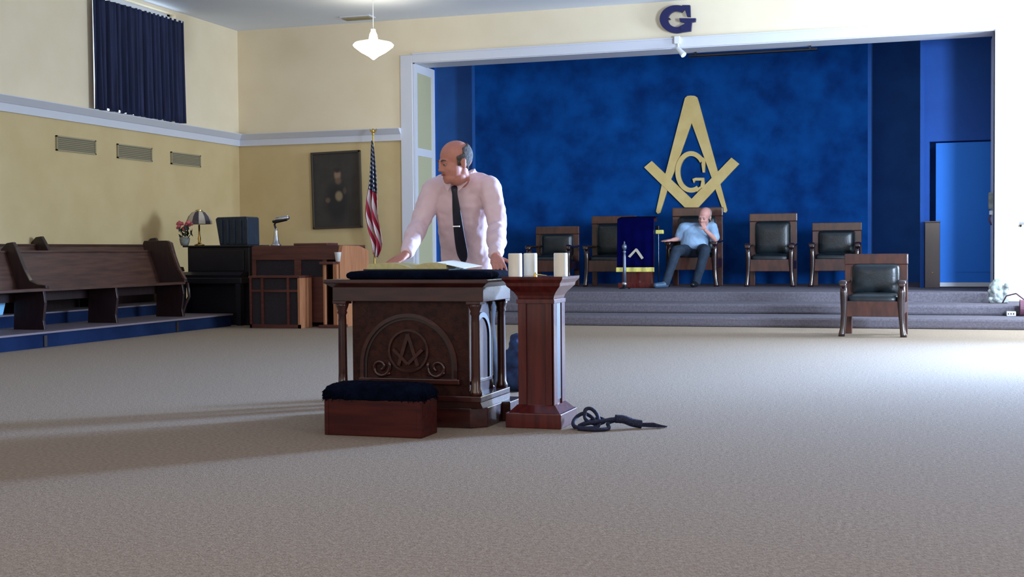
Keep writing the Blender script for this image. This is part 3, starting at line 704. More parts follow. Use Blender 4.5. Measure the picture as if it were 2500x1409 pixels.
place('tall', cx(1695), FY+.08, SZ, 1.20, 0, 'tallest armchair with the seated man in it', 'armchairs on the stage')
place('low', cx(2041), FY, SZ, 1.10, 0, 'low armchair at the right end of the stage row', 'armchairs on the stage')

# ================================================================== ON THE STAGE
# draped lectern
LY = 19.75
lx0, lx1 = at(1508, 600, LY).x, at(1597, 600, LY).x; lz = at(1555, 533, LY).z; fz = at(1555, 662, LY).z
lxm = (lx0+lx1)/2
t = thing('lectern', (lxm, LY+.2, SZ), 'lectern draped in a deep blue cloth with yellow fringe on the stage', 'lectern')
MB().box(lx0+.05, lx1-.05, LY+.05, LY+.26, SZ+.06, lz-.05, .01).build('stand', 'pillar', t)
MB().box(lx0+.0, lx1-.0, LY+.0, LY+.30, SZ, SZ+.08, .01).build('base', 'pillar', t)
MB().prism([(LY+.0, lz-.05), (LY+.0, lz-.02), (LY+.30, lz+.02), (LY+.30, lz-.05)], 0, lx0+.015, lx1-.015).build('desk_top', 'pillar', t)
def drape():
    vs = []; fs = []; n, k = 60, 14
    path = [(LY+.30, lz+.03), (LY+.15, lz+.015), (LY-.01, lz-.01)]+[(LY-.02-.004*j, lz-.01-(lz-.01-fz-.055)*(j+1)/(k-2)) for j in range(k-2)]
    for j, (yy, zz) in enumerate(path):
        for i in range(n+1):
            u = i/n; wob = 0 if j < 3 else .010*math.sin(u*22)*(j-2)/(k-2)
            vs.append((lx0+(lx1-lx0)*u, yy+wob, zz+.004*math.sin(u*3.14)))
    for j in range(len(path)-1):
        for i in range(n): a = j*(n+1)+i; fs.append((a, a+1, a+n+2, a+n+1))
    return MB().add(vs, fs)
cl = drape().build('cloth', 'cloth', t, smooth=True); sd = cl.modifiers.new('t', 'SOLIDIFY'); sd.thickness = .006; sd.offset = 0; baked(cl)
mb = MB()
for i in range(62):
    u = i/61; xx = lx0-.005+(lx1-lx0+.01)*u; yy = LY-.072+.010*math.sin(u*22)
    mb.tube([(xx, yy, fz+.06), (xx+.002*math.sin(i*3), yy-.004, fz-.01)], .0075, 5)
mb.build('fringe', 'fringe', cl)['kind'] = 'stuff'
c3 = at(1552, 608, LY-.09); a_ = at(1536, 626, LY-.09); b_ = at(1569, 630, LY-.09)
MB().prism([(c3.x, c3.z+.01), (c3.x+.02, c3.z), (b_.x+.01, b_.z), (b_.x-.02, b_.z-.02), (c3.x, c3.z-.035), (a_.x+.01, a_.z-.02), (a_.x-.02, a_.z)], 1, LY-.088, LY-.03).build('chevron', 'embroid', cl)
# small gold fringed flag end beside the lectern
q = at(1612, 566, 20.25)
t = thing('pad_stand', (q.x-.03, 20.25, SZ), 'thin dark stand with a small yellow fringed pad right of the lectern', 'stand')
MB().tube([(q.x-.03, 20.25, SZ+.02), (q.x-.03, 20.25, q.z+.02)], .010, 8).build('pole', 'darkmetal', t)
MB().lathe([(.05, 0), (.05, .015), (.02, .03)], (q.x-.03, 20.25, SZ), 18).build('base', 'darkmetal', t)
MB().box(q.x-.065, q.x+.06, 20.17, 20.25, q.z-.035, q.z+.03, .012).build('pad', 'fringe', t)
MB().box(q.x-.07, q.x-.01, 20.2, 20.25, q.z+.03, q.z+.10, .01).build('clip', 'darkmetal', t)
# slim candle stand at the stage edge
q = at(1525, 700, 19.3)
t = thing('stanchion', (q.x, 19.3, SZ), 'slim dark metal post with ball foot and knob in front of the lectern', 'stand')
MB().lathe([(.085, 0), (.09, .012), (.04, .03), (.02, .04)], (q.x, 19.3, SZ), 20).build('base', 'darkmetal', t, smooth=True)
MB().ell((q.x, 19.3, SZ+.075), (.042, .042, .045)).build('ball', 'metal', t, smooth=True)
MB().lathe([(.03, .11), (.026, .3), (.024, .50), (.018, .56), (.03, .58), (.014, .60)], (q.x, 19.3, SZ), 16).build('pole', 'steel', t, smooth=True)
MB().lathe([(.014, .60), (.035, .63), (.04, .665), (.028, .69), (.012, .70), (.012, .73), (.003, .745)], (q.x, 19.3, SZ), 16).build('finial', 'steel', t, smooth=True)
# box column at the right and the tall narrow strip behind it
q0, q1 = at(2258, 600, 19.85), at(2295, 600, 19.85); zt3 = at(2276, 540, 19.85).z
t = thing('box_pedestal', ((q0.x+q1.x)/2, 19.95, SZ), 'tall narrow dark brown box pedestal beside the blue door', 'pedestal')
MB().box(q0.x, q1.x, 19.85, 20.09, SZ, zt3-.02, .006).build('body', 'chairleg', t)
MB().box(q0.x-.006, q1.x+.006, 19.84, 20.10, zt3-.02, zt3, .004).build('cap', 'chairleg', t)
MB().ell(((q0.x+q1.x)/2, 19.845, .62), (.012, .008, .012), seg=8, rings=6).build('knob', 'brass', t)
# wall device on the jamb
q = at(2411, 495, 18.75)
t = thing('wall_phone', (OR-.03, 18.75, 1.45), 'off-white wall handset with red lead on the right jamb of the stage', 'phone')
MB().box(OR-.055, OR-.001, 18.62, 18.78, 1.52, 1.75, .012).build('body', 'grey', t)
MB().box(OR-.045, OR-.001, 18.63, 18.72, 1.44, 1.50, .01).build('socket', 'whitepl', t)
MB().tube([(OR-.03, 18.66, 1.44), (OR-.045, 18.65, 1.38), (OR-.02, 18.66, 1.30)], .012, 8).build('lead', 'redpl', t, smooth=True)
q = at(2488, 545, YW-.05)
t = thing('handrail', (q.x, YW, 1.28), 'white handrail bracket on the bright wall at the right edge', 'handrail')
MB().tube([(q.x, YW-.08, q.z), (4.1, YW-.08, q.z-.02)], .022, 12).build('rail', 'whitepl', t, smooth=True)
for xx in (q.x+.02, q.x+1.4): MB().tube([(xx, YW, q.z-.03), (xx, YW-.05, q.z-.04), (xx, YW-.08, q.z)], .014, 8).build('bracket', 'darkmetal', t)
# plaster ornament on the middle step
q = at(2433, 733, 17.85)
t_ = MB()
random.seed(11)
cxo, cyo = q.x+.01, 17.72
t_.ell((cxo, cyo, .36), (.12, .10, .11)).ell((cxo-.02, cyo, .46), (.10, .09, .10)).ell((cxo+.07, cyo-.02, .36), (.08, .07, .10)).ell((cxo-.01, cyo, .53), (.065, .06, .05)).box(cxo-.11, cxo+.12, cyo-.08, cyo+.08, .262, .33)
for k in range(14): a = random.uniform(0, 6.28); t_.ell((cxo+.1*math.cos(a), cyo-.06+.03*math.sin(a), random.uniform(.3, .5)), (.035, .03, .03), seg=8, rings=6)
o = fuse(t_, 'plaster_ornament', 'grey', .008, 3, base=(cxo, cyo, .26), noise_amp=.01, noise_sc=18)
tag(o, 'lumpy pale grey plaster ornament on the middle step by the right jamb', 'ornament')
# red cord and small plug strip
q = at(2460, 757, 17.0)
zs = .13
cord = [(1.08, 17.62, .27), (1.12, 17.55, .36), (1.22, 17.3, .40), (1.30, 17.1, .33), (1.36, 17.0, .20), (1.34, 16.9, .145), (1.42, 16.85, .145), (1.6, 16.9, .145), (1.9, 16.95, .145)]
o = MB().tube([Vector(p) for p in cord], .009, 8).build('cord', 'redpl', None, smooth=True, base=(1.34, 16.95, .13)); tag(o, 'thin dull red cord looping down the steps at the right edge', 'cord')
q = at(2469, 757, 16.9)
t = thing('plug_box', (q.x, 16.93, .13), 'small white plug box lying on the lowest step at the right', 'plug')
MB().box(q.x-.055, q.x+.055, 16.88, 16.97, .131, .19, .008).build('body', 'whitepl', t)
for k in range(3): MB().box(q.x-.04+k*.03, q.x-.028+k*.03, 16.875, 16.885, .15, .17).build('slot', 'grille', t)
t = thing('cable_reel', (q.x+.13, 16.93, .13), 'dull red cable reel on the lowest step beside the plug box', 'reel')
MB().tube([(q.x+.11, 16.93, .235), (q.x+.17, 16.93, .235)], .10, 20).build('drum', 'redpl', t)
for xx in (q.x+.10, q.x+.17): MB().tube([(xx, 16.93, .235), (xx+.01, 16.93, .235)], .105, 20).build('flange', 'redpl', t)

# ================================================================== ALTAR
AX0, AX1, AY0, AY1 = -3.27, -2.265, 6.62, 7.20
acx, acy = (AX0+AX1)/2, (AY0+AY1)/2
AT = thing('altar', (acx, acy, 0), 'dark carved wooden altar with corner columns in the middle of the floor', 'altar')
MB().prism([(AX0+.12, AY0+.045), (AX1-.12, AY0+.045), (AX1-.045, AY0+.12), (AX1-.045, 7.0), (AX1-.0, 7.02), (AX1-.0, AY1+.08), (AX0+.0, AY1+.08), (AX0+.0, 7.02), (AX0+.045, 7.0), (AX0+.045, AY0+.12)], 2, 0, .115).build('plinth', 'altar', AT, bevel=.006)
MB().frustum((acx, acy), (.455, .245), (.45, .27), .115, .15).box(acx-.45, acx+.45, acy-.27, acy+.27, .15, .185, .006).build('base_moulding', 'altar', AT)
MB().box(AX0+.04, AX1-.04, AY0+.04, AY1-.04, .715, .80, .004).build('frieze', 'altar', AT)
MB().frustum((acx, acy), (.465, .255), (.495, .285), .797, .818).box(AX0, AX1, AY0, AY1, .818, .842, .006).build('top_slab', 'altar', AT)
bx0, bx1, by0, by1 = acx-.358, acx+.358, acy-.205, acy+.21
# body block carries arched panels on the front and both sides
MB().box(bx0, bx1, by0, by1, .185, .716).build('body', 'carved', AT)
for (sx, sy) in ((-1, -1), (1, -1), (1, 1), (-1, 1)):
    X_, Y_ = acx+sx*.41, acy+sy*.232
    o = MB().lathe([(.036, .185), (.036, .205), (.028, .225), (.026, .30), (.024, .60), (.023, .635), (.030, .648), (.026, .66), (.036, .685), (.04, .705)], (X_, Y_, 0), 18).build('column', 'altarv', AT, smooth=True)
    MB().box(X_-.042, X_+.042, Y_-.042, Y_+.042, .70, .717, .003).build('capital', 'altarv', o)
# front arch relief
fyA = by0
def arcring(cxx, cz, ro, ri, a0, a1, n, y0, y1):
    mb = MB()
    for i in range(n):
        a, b = math.radians(a0+(a1-a0)*i/n), math.radians(a0+(a1-a0)*(i+1)/n)
        mb.prism([(cxx+ro*math.cos(a), cz+ro*math.sin(a)), (cxx+ro*math.cos(b), cz+ro*math.sin(b)), (cxx+ri*math.cos(b), cz+ri*math.sin(b)), (cxx+ri*math.cos(a), cz+ri*math.sin(a))], 1, y0, y1)
    return mb
def arch(mb, cxx, zb, zc, ro, ri, y0, y1):
    for s in (-1, 1): mb.box(min(cxx+s*ro, cxx+s*ri), max(cxx+s*ro, cxx+s*ri), y0, y1, zb, zc)
    r = arcring(cxx, zc, ro, ri, 0, 180, 24, y0, y1); mb.add(r.v, r.f); return mb
ax_, az_ = acx-.005, .345
arch(MB(), ax_, .26, az_, .300, .278, fyA-.018, fyA+.001).build('arch_moulding', 'altar', AT)
arch(MB(), ax_, .26, az_, .278, .262, fyA-.006, fyA+.002).build('arch_groove', 'groove', AT)
arcring(ax_, .43, .125, .112, 0, 360, 36, fyA-.016, fyA+.001).build('medallion_ring', 'altar', AT)
mb = MB()
def bar(mb, x0, z0, x1, z1, wdt, y0, y1):
    d = Vector((x1-x0, z1-z0)).normalized(); n = Vector((-d.y, d.x))*wdt/2
    mb.prism([(x0+n.x, z0+n.y), (x1+n.x, z1+n.y), (x1-n.x, z1-n.y), (x0-n.x, z0-n.y)], 1, y0, y1)
bar(mb, ax_, .525, ax_-.06, .345, .020, fyA-.020, fyA+.001); bar(mb, ax_, .525, ax_+.06, .345, .020, fyA-.0195, fyA+.001)
bar(mb, ax_-.09, .44, ax_, .355, .018, fyA-.024, fyA+.001); bar(mb, ax_+.09, .44, ax_, .355, .018, fyA-.0235, fyA+.001)
mb.build('carved_emblem', 'altar', AT)
for s in (-1, 1):
    pts = []
    for k in range(26):
        a = k/25*math.pi*2.6; r_ = .062*(1-k/32); pts.append((ax_+s*(.175+r_*math.cos(a+2.6)*1.0), fyA-.006, .335+r_*math.sin(a+2.6)))
    MB().tube(pts, .011, 8).build('scroll', 'altar', AT, smooth=True)
    MB().tube([(ax_+s*.115, fyA-.005, .30), (ax_+s*.17, fyA-.006, .285), (ax_+s*.22, fyA-.005, .31)], .010, 8).build('scroll', 'altar', AT, smooth=True)
MB().box(ax_-.30, ax_+.32, fyA-.04, fyA+.001, .245, .275, .006).build('ledge', 'altar', AT)
# side arched panel (faces the window)
def side_arch(x0, x1, s):
    mb = MB(); yc, zc, ro, ri = (by0+by1)/2, .50, .145, .115
    for q in (-1, 1): mb.box(x0, x1, min(yc+q*ro, yc+q*ri), max(yc+q*ro, yc+q*ri), .262, zc)
    for i in range(18):
        a, b = math.pi*i/18, math.pi*(i+1)/18
        mb.prism([(yc+ro*math.cos(a), zc+ro*math.sin(a)), (yc+ro*math.cos(b), zc+ro*math.sin(b)), (yc+ri*math.cos(b), zc+ri*math.sin(b)), (yc+ri*math.cos(a), zc+ri*math.sin(a))], 0, x0, x1)
    return mb
MB().box(bx1, bx1+.006, by0, by1, .185, .715).build('side_panel', 'altarv', AT)
side_arch(bx1+.004, bx1+.016, 1).build('arch_groove', 'groove', AT)
MB().box(bx1, bx1+.02, by0+.02, by1-.02, .24, .262, .004).build('ledge', 'altarv', AT)

# cushion on the altar
CZ = .842
mb = MB(); rings = []
ccx, ccy, chx, chy = acx+.05, acy, .445, .275
for z, k in ((0, .93), (.008, .985), (.022, 1.0), (.034, .985), (.044, .93), (.048, .8), (.05, .4)): rings.append(((ccx, ccy, CZ+z), (chx-.03*(1-k)*3, 0, 0), (0, chy-.03*(1-k)*3, 0)))
rings = [((ccx, ccy, CZ+z), (chx*k, 0, 0), (0, chy*k, 0)) for z, k in ((0, .95), (.008, .99), (.022, 1.0), (.034, .99), (.044, .95), (.048, .85), (.05, .4))]
mb.loft(rings, 64, 9)
o = mb.build('altar_cushion', 'velvet', None, smooth=True, base=(ccx, ccy, CZ)); tag(o, 'flat dark navy velvet cushion covering the altar top', 'cushion')
CT = CZ+.05
# open book, its spine towards the kneeler, seen from the low front edge
def page_block(x0, x1, y0, y1, side):
    vs = []; fs = []; n = 14
    for j, yy in enumerate((y0, y1)):
        for i in range(n+1):
            u = i/n; prof = .042*(math.sin(min(1, u*1.25+.0)*math.pi*.5)**.6)*(1-.55*max(0, u-.35)**1.2) if u > 0 else 0.004
            xx = x0+(x1-x0)*u; vs += [(xx, yy, CT+.008+prof), (xx, yy, CT+.008)]
    m = 2*(n+1)
    for i in range(n):
        a = 2*i; fs += [(a, a+2, m+a+2, m+a), (a+1, m+a+1, m+a+3, a+3), (a, a+1, a+3, a+2), (m+a, m+a+2, m+a+3, m+a+1)]
    fs += [(0, m, m+1, 1), (2*n, 2*n+1, m+2*n+1, m+2*n)]
    return MB().add(vs, fs)
bk0 = at(903, 655, 6.75).x; bk1 = at(1095, 655, 6.75).x; bkm = at(1010, 655, 6.75).x
t = thing('open_book', (bkm, 6.85, CT), 'thick open book with yellowed pages lying on the altar cushion', 'book')
MB().box(bk0-.02, bk1+.02, 6.70, 7.0, CT, CT+.008, .002).build('cover', 'cover', t)
page_block(bkm, bk0, 6.715, 6.985, -1).build('pages', 'page', t, smooth=False)
page_block(bkm, bk1, 6.715, 6.985, 1).build('pages', 'page', t, smooth=False)
p0, p1 = at(1108, 652, 6.95).x, at(1168, 655, 6.95).x
o = MB().add([(p0-.02, 6.72, CT+.046), (p1, 6.70, CT+.012), (p1+.02, 6.96, CT+.022), (p0-.01, 6.98, CT+.056), (p0-.02, 6.72, CT+.044), (p1, 6.70, CT+.010), (p1+.02, 6.96, CT+.020), (p0-.01, 6.98, CT+.054)], [(0, 1, 2, 3), (4, 7, 6, 5), (0, 4, 5, 1), (1, 5, 6, 2), (2, 6, 7, 3), (3, 7, 4, 0)]).build('paper_sheet', 'paper', None, base=((p0+p1)/2, 6.85, CT)); tag(o, 'white sheet of paper leaning off the right page of the open book', 'paper')

# candle pillar
PX0, PX1, PY0, PY1 = -2.222, -1.842, 6.72, 7.06
pcx, pcy = -2.045, 6.93
t = thing('pedestal', (pcx, pcy, 0), 'reddish wooden square pedestal with flared top standing right of the altar', 'pedestal')
MB().box(pcx-.165, pcx+.162, pcy-.175, pcy+.175, 0, .085, .006).build('plinth', 'pillar', t)
MB().frustum((pcx, pcy), (.15, .16), (.112, .118), .085, .125).build('base_moulding', 'pillar', t)
MB().box(pcx-.098, pcx+.098, pcy-.105, pcy+.105, .125, .72).build('shaft', 'pillar', t)
for s in (-1, 1):
    MB().box(pcx+s*.080-.024, pcx+s*.080+.024, pcy-.118, pcy-.100, .125, .72, .003).build('stile', 'pillar', t)
    MB().box(pcx+.092, pcx+.108, pcy+s*.083-.035, pcy+s*.083+.035, .125, .72, .003).build('stile', 'pillar', t)
MB().box(pcx+.092, pcx+.1015, pcy-.048, pcy+.048, .15, .70).build('inset', 'groove', t)
MB().box(pcx-.112, pcx+.112, pcy-.122, pcy+.122, .70, .725, .003).build('neck_moulding', 'pillar', t)
prof = [(.112, .725), (.118, .745), (.132, .765), (.152, .785), (.168, .80), (.172, .818), (.190, .838), (.192, .853)]
rings = [((pcx, pcy, z), (h, 0, 0), (0, h*.95, 0)) for h, z in prof]
mb = MB()
for (h0, z0_), (h1, z1_) in zip(prof, prof[1:]): mb.frustum((pcx, pcy), (h0*.93, h0*.98), (h1*.93, h1*.98), z0_, z1_)
mb.build('flared_capital', 'pillar', t)
PZ = .853
def candle(px, Y, label, hgt=.132):
    q = at(px, 660, Y)
    t = thing('pillar_candle', (q.x, Y, PZ), label, 'candle', 'white candles on the pedestal')
    MB().lathe([(.038, 0), (.0395, .004), (.0395, hgt-.006), (.037, hgt), (.028, hgt-.004), (.01, hgt-.008)], (q.x, Y, PZ), 28).build('wax', 'wax', t, smooth=False)
    MB().tube([(q.x, Y, PZ+hgt-.01), (q.x+.002, Y, PZ+hgt+.006)], .0015, 6).build('wick', 'wick', t)
candle(1258, 6.80, 'white pillar candle nearest the altar, leftmost of three')
candle(1295, 6.97, 'white pillar candle in the middle of the three')
candle(1369, 6.84, 'white pillar candle standing apart on the right of the pedestal')
a_, b_ = at(1302, 662, 6.80), at(1332, 670, 6.78)
t = thing('snuffer', (a_.x, 6.8, PZ), 'thin brass candle snuffer lying between the candles', 'snuffer')
MB().tube([(a_.x, 6.84, PZ+.012), (b_.x, 6.80, PZ+.006)], .003, 8).build('handle', 'brass', t)
MB().lathe([(.010, 0), (.008, .015), (.002, .024)], (a_.x, 6.84, PZ), 12).build('cup', 'brass', t)
# blue bundle on the floor behind the pedestal
t_ = MB().ell((-2.70, 8.55, .10), (.15, .12, .10)).ell((-2.69, 8.55, .22), (.11, .10, .10)).ell((-2.76, 8.55, .20), (.09, .09, .10)).ell((-2.71, 8.55, .33), (.06, .07, .08)).ell((-2.76, 8.55, .07), (.1, .1, .07))
o = fuse(t_, 'folded_jacket', 'bluefab', .01, 3, base=(-2.7, 8.55, 0), noise_amp=.02, noise_sc=14); tag(o, 'rumpled blue fabric bundle on the carpet behind the pedestal', 'fabric')

# rope with tassel
t = thing('rope', (-1.70, 6.86, 0), 'navy cable tow rope coiled on the carpet right of the pedestal', 'rope')
random.seed(5)
pts = []
def sm(ps, n=8):
    out = []
    P = [Vector(p) for p in ps]
    for i in range(len(P)-1):
        a, b, c, d = P[max(i-1, 0)], P[i], P[i+1], P[min(i+2, len(P)-1)]
        for k in range(n):
            u = k/n; out.append(.5*((2*b)+(-a+c)*u+(2*a-5*b+4*c-d)*u*u+(-a+3*b-3*c+d)*u**3))
    out.append(P[-1]); return out
coil = [(-1.82, 6.80, .012), (-1.76, 6.76, .012), (-1.70, 6.80, .014), (-1.73, 6.88, .05), (-1.79, 6.90, .075), (-1.83, 6.86, .05), (-1.82, 6.79, .02), (-1.75, 6.74, .014), (-1.68, 6.78, .02), (-1.70, 6.86, .07), (-1.74, 6.88, .105), (-1.77, 6.86, .10), (-1.76, 6.83, .05), (-1.70, 6.82, .03), (-1.66, 6.86, .04), (-1.70, 6.90, .05), (-1.76, 6.89, .03), (-1.80, 6.84, .014), (-1.74, 6.78, .035), (-1.66, 6.80, .05), (-1.60, 6.86, .055), (-1.56, 6.88, .04)]
MB().tube(sm(coil), .011, 8).build('cord', 'rope', t, smooth=True)
coil2 = [(-1.78, 6.74, .011), (-1.68, 6.72, .012), (-1.62, 6.78, .012), (-1.64, 6.86, .03), (-1.60, 6.88, .045), (-1.57, 6.87, .04)]
MB().tube(sm(coil2), .011, 8).build('cord', 'rope', t, smooth=True)
MB().tube(sm([(-1.60, 6.87, .055), (-1.555, 6.89, .05), (-1.51, 6.905, .032), (-1.46, 6.92, .022)]), .024, 12).build('knot', 'rope', t, smooth=True)
mb = MB()
for k in range(34):
    a = random.uniform(0, 6.28); r_ = random.uniform(0, .018)
    mb.tube([(-1.46, 6.92+r_*.6*math.cos(a), .02+r_*.5*math.sin(a)), (-1.40, 6.94+r_*1.4*math.cos(a), .018+r_*.6*math.sin(a)), (-1.335+random.uniform(-.02, .01), 6.955+r_*1.6*math.cos(a), .008)], .003, 5)
mb.build('tassel', 'rope', t)['kind'] = 'stuff'

# kneeler
KX0, KX1, KY0, KY1 = -3.085, -2.512, 6.24, 6.47
t = thing('kneeler', ((KX0+KX1)/2, (KY0+KY1)/2, 0), 'low reddish wooden kneeling box with a shaggy navy pad before the altar', 'kneeler')
MB().box(KX0, KX1, KY0, KY1, 0, .20, .005).build('box', 'kneel', t)
for xx in (KX0+.004, KX1-.026): MB().box(xx, xx+.022, KY0-.003, KY0+.01, .002, .198, .001).build('corner_strip', 'kneel', t)
mb = MB()
kcx, kcy = (KX0+KX1)/2-.003, (KY0+KY1)/2
mb.loft([((kcx, kcy, .195+z), (.30*k, 0, 0), (0, .125*k, 0)) for z, k in ((0, .96), (.012, 1.0), (.045, 1.0), (.07, .95), (.084, .82), (.09, .4))], 64, 7)
pad = fuse(mb, 'pad', 'velvet', .008, 2, parent=t, noise_amp=.006, noise_sc=60)
mb = MB(); random.seed(9)
for k in range(420):
    a = random.uniform(0, 6.28); ca, sa = math.cos(a), math.sin(a); e = 2/7
    px_, py_ = kcx+.30*math.copysign(abs(ca)**e, ca), kcy+.125*math.copysign(abs(sa)**e, sa)
    z_ = random.uniform(.20, .25); nrm = Vector((px_-kcx, (py_-kcy)*2.4, 0)).normalized()
    p = Vector((px_, py_, z_)); mb.tube([p-nrm*.004, p+nrm*random.uniform(.004, .012)+Vector((random.uniform(-.006, .006), 0, -random.uniform(.006, .022)))], [.0035, .001], 4)
mb.build('pile_fringe', 'velvet', pad)['kind'] = 'stuff'

# ================================================================== PEOPLE
def head_parts(mb, c, s, R):
    """add head shapes; c = head centre, s = scale, R = rotation whose -Y is the face direction"""
    E = lambda p, r: mb.ell(Vector(c)+R@(Vector(p)*s), [q*s for q in r], rot=R, seg=20, rings=14)
    E((0, .012, .035), (.077, .094, .086))       # cranium
    E((0, .035, .02), (.070, .075, .07))
    E((0, -.030, -.025), (.062, .062, .080))     # face
    E((0, -.045, -.078), (.045, .044, .036))     # jaw
    E((0, -.066, -.096), (.022, .022, .018))     # chin
    E((-.034, -.050, -.030), (.026, .028, .026)); E((.034, -.050, -.030), (.026, .028, .026))   # cheeks
    E((0, -.078, .018), (.050, .018, .012))      # brow
    E((0, -.093, -.010), (.010, .014, .026)); E((0, -.098, -.028), (.015, .015, .012))          # nose
    E((-.010, -.096, -.032), (.010, .010, .008)); E((.010, -.096, -.032), (.010, .010, .008))
    for q in (-1, 1): E((q*.079, .012, -.012), (.008, .018, .030)); E((q*.082, .016, .004), (.008, .016, .014))
    E((0, -.005, -.088), (.050, .055, .046))           # under jaw
def head_extras(root, c, s, R, hair, lip, beard=False):
    P = lambda p: Vector(c)+R@(Vector(p)*s)
    for q in (-1, 1):
        MB().ell(P((q*.029, -.0765, .0085)), [.0155*s, .0125*s, .0085*s], rot=R).build('eyelid', root.data.materials[0], root, smooth=True)
        e = MB().ell(P((q*.029, -.0765, .0)), [.0115*s]*3).build('eye', 'eyew', root, smooth=True)
        MB().ell(P((q*.029, -.0865, -.001)), [.005*s, .003*s, .005*s], rot=R).build('iris', 'eyed', e, smooth=True)
        MB().tube([P((q*.014, -.094, .020)), P((q*.030, -.092, .026)), P((q*.048, -.078, .021))], [.003*s, .0045*s, .002*s], 8).build('eyebrow', hair, root, smooth=True)
    MB().ell(P((0, -.087, -.058)), [.022*s, .010*s, .0045*s], rot=R).build('lips', lip, root, smooth=True)
    # hair ring: sides and back of the skull, bald on top
    mb = MB(); vs = []; fs = []; n, m = 44, 12; al = []
    for i in range(n+1):
        a = math.radians(-22+224*i/n)          # around the back, from right temple to left temple
        for j in range(m+1):
            front = abs(math.sin(a)) if math.sin(a) > 0 else 0
            low = -.055*(0.35+.65*max(0, math.sin(a))); 
            hi = .075+.022*max(0, math.sin(a)) if math.sin(a) > .1 else .045+.30*(math.sin(a)+.0)*.1
            z = low+(hi-low)*j/m
            zz = (z-.035)/.092; rad = math.sqrt(max(.02, 1-zz*zz)); rad = max(rad, .62)
            vs.append(P((.083*rad*math.cos(a), .014+.099*rad*math.sin(a), z)))
    k = len(vs)
    for i in range(n+1):
        for j in range(m+1): vs.append(Vector(c)+(vs[i*(m+1)+j]-Vector(c))*.93)
    W = m+1
    for i in range(n):
        for j in range(m):
            a0 = i*W+j; fs += [(a0, a0+1, a0+W+1, a0+W), (k+a0, k+a0+W, k+a0+W+1, k+a0+1)]
    for i in range(n): fs += [(i*W, i*W+W, k+i*W+W, k+i*W), (i*W+m, k+i*W+m, k+i*W+W+m, i*W+W+m)]
    for j in range(m): fs += [(j, k+j, k+j+1, j+1), (n*W+j, n*W+j+1, k+n*W+j+1, k+n*W+j)]
    mb.add(vs, fs); mb.build('hair', hair, root, smooth=True)
def hand(mb, wrist, d, n, s=1.0, thumb=1, curl=.3, spread=1.0):
    """wrist point, d finger direction, n back-of-hand normal, thumb=+1 thumb on the d x n side"""
    d = Vector(d).normalized(); n = Vector(n); n = (n-d*n.dot(d)).normalized(); x = d.cross(n)
    W = Vector(wrist)
    mb.loft([(W, x*.027*s, n*.020*s), (W+d*.03*s, x*.036*s, n*.018*s), (W+d*.065*s, x*.042*s, n*.016*s), (W+d*.092*s, x*.040*s, n*.013*s), (W+d*.098*s, x*.03*s, n*.008*s)], 16, 2.6)
    for i, (off, L) in enumerate(((.030, .072), (.010, .080), (-.010, .075), (-.029, .058))):
        off *= thumb
        p = W+d*.088*s+x*off*s; dd = (d+x*off*3.2*spread).normalized()
        for j, (fr, r) in enumerate(((.45, .0092), (.31, .0082), (.24, .0070))):
            q = p+dd*L*fr*s; mb.cap(p, (.0098 if j == 0 else r+.0005)*s, q, r*s, 10); p = q
            dd = (dd-n*curl*(.6 if j == 0 else 1)).normalized()
    p = W+d*.022*s+x*.026*thumb*s; dd = (d*.7+x*.75*thumb-n*.15).normalized()
    for L, r in ((.040, .0115), (.030, .010), (.024, .0085)):
        q = p+dd*L*s; mb.cap(p, (r+.001)*s, q, r*s, 10); p = q; dd = (dd+d*.35-n*.1).normalized()
def basis(face_dir, up):
    f = Vector(face_dir).normalized(); u = Vector(up); u = (u-f*u.dot(f)).normalized(); r = (-f).cross(u)  # local x = right side when -Y is face
    # columns: X, Y, Z with Y = -face
    y_ = -f; z_ = u; x_ = y_.cross(z_)
    return Matrix((x_, y_, z_)).transposed()

# ---- standing man behind the altar
hd = at(1111, 396, 7.55); RH = basis((-.68, -.72, -.20), (-.05, -.12, 1)); HS = 1.12
nk = at(1124, 446, 7.68); ch = at(1128, 505, 7.74); wa = at(1138, 600, 7.90); hp = at(1142, 660, 7.98)
shL, shR = at(1058, 462, 7.70), at(1196, 458, 7.70)
elL, elR = at(1022, 552, 7.60), at(1214, 556, 7.62)
wrL, wrR = at(990, 622, 7.24), at(1210, 628, 7.16)
wrL.z = max(wrL.z, .955); footy = 8.02
body = MB(); head_parts(body, hd, HS, RH)
body.cap(nk+Vector((0, .03, -.03)), .062, hd+Vector((0.02, .03, -.06)), .056)
body.loft([(hp, (.15, 0, 0), (0, .10, 0)), (wa, (.14, 0, 0), (0, .10, 0)), (ch, (.15, 0, 0), (0, .10, 0)), (at(1126, 462, 7.72), (.13, 0, 0), (0, .075, 0))], 20)
for s_, sh, el, wr in ((-1, shL, elL, wrL), (1, shR, elR, wrR)):
    body.cap(at(1126, 470, 7.72), .06, sh, .05); body.cap(sh, .046, el, .038); body.cap(el, .038, wr, .027)
hipL, hipR = hp+Vector((-.09, 0, -.02)), hp+Vector((.09, 0, -.02))
for s_, h_ in ((-1, hipL), (1, hipR)):
    kn = Vector((h_.x+s_*.02, footy-.03, .50)); an = Vector((h_.x+s_*.05, footy+.02, .10))
    body.cap(h_, .085, kn, .055); body.cap(kn, .055, an, .038); body.cap(an, .038, an+Vector((s_*.02, -.12, -.06)), .03)
hand(body, wrL, (-.30, -.86, -.42), (-.1, -.42, .9), 1.05, thumb=1, curl=.16)
hand(body, wrR, (.42, -.80, -.42), (.1, -.42, .9), 1.05, thumb=-1, curl=.30)
EYES = [Vector(hd)+RH@(Vector((q*.029, -.100, .0))*HS) for q in (-1, 1)]
FD = RH@Vector((0, 1, 0))
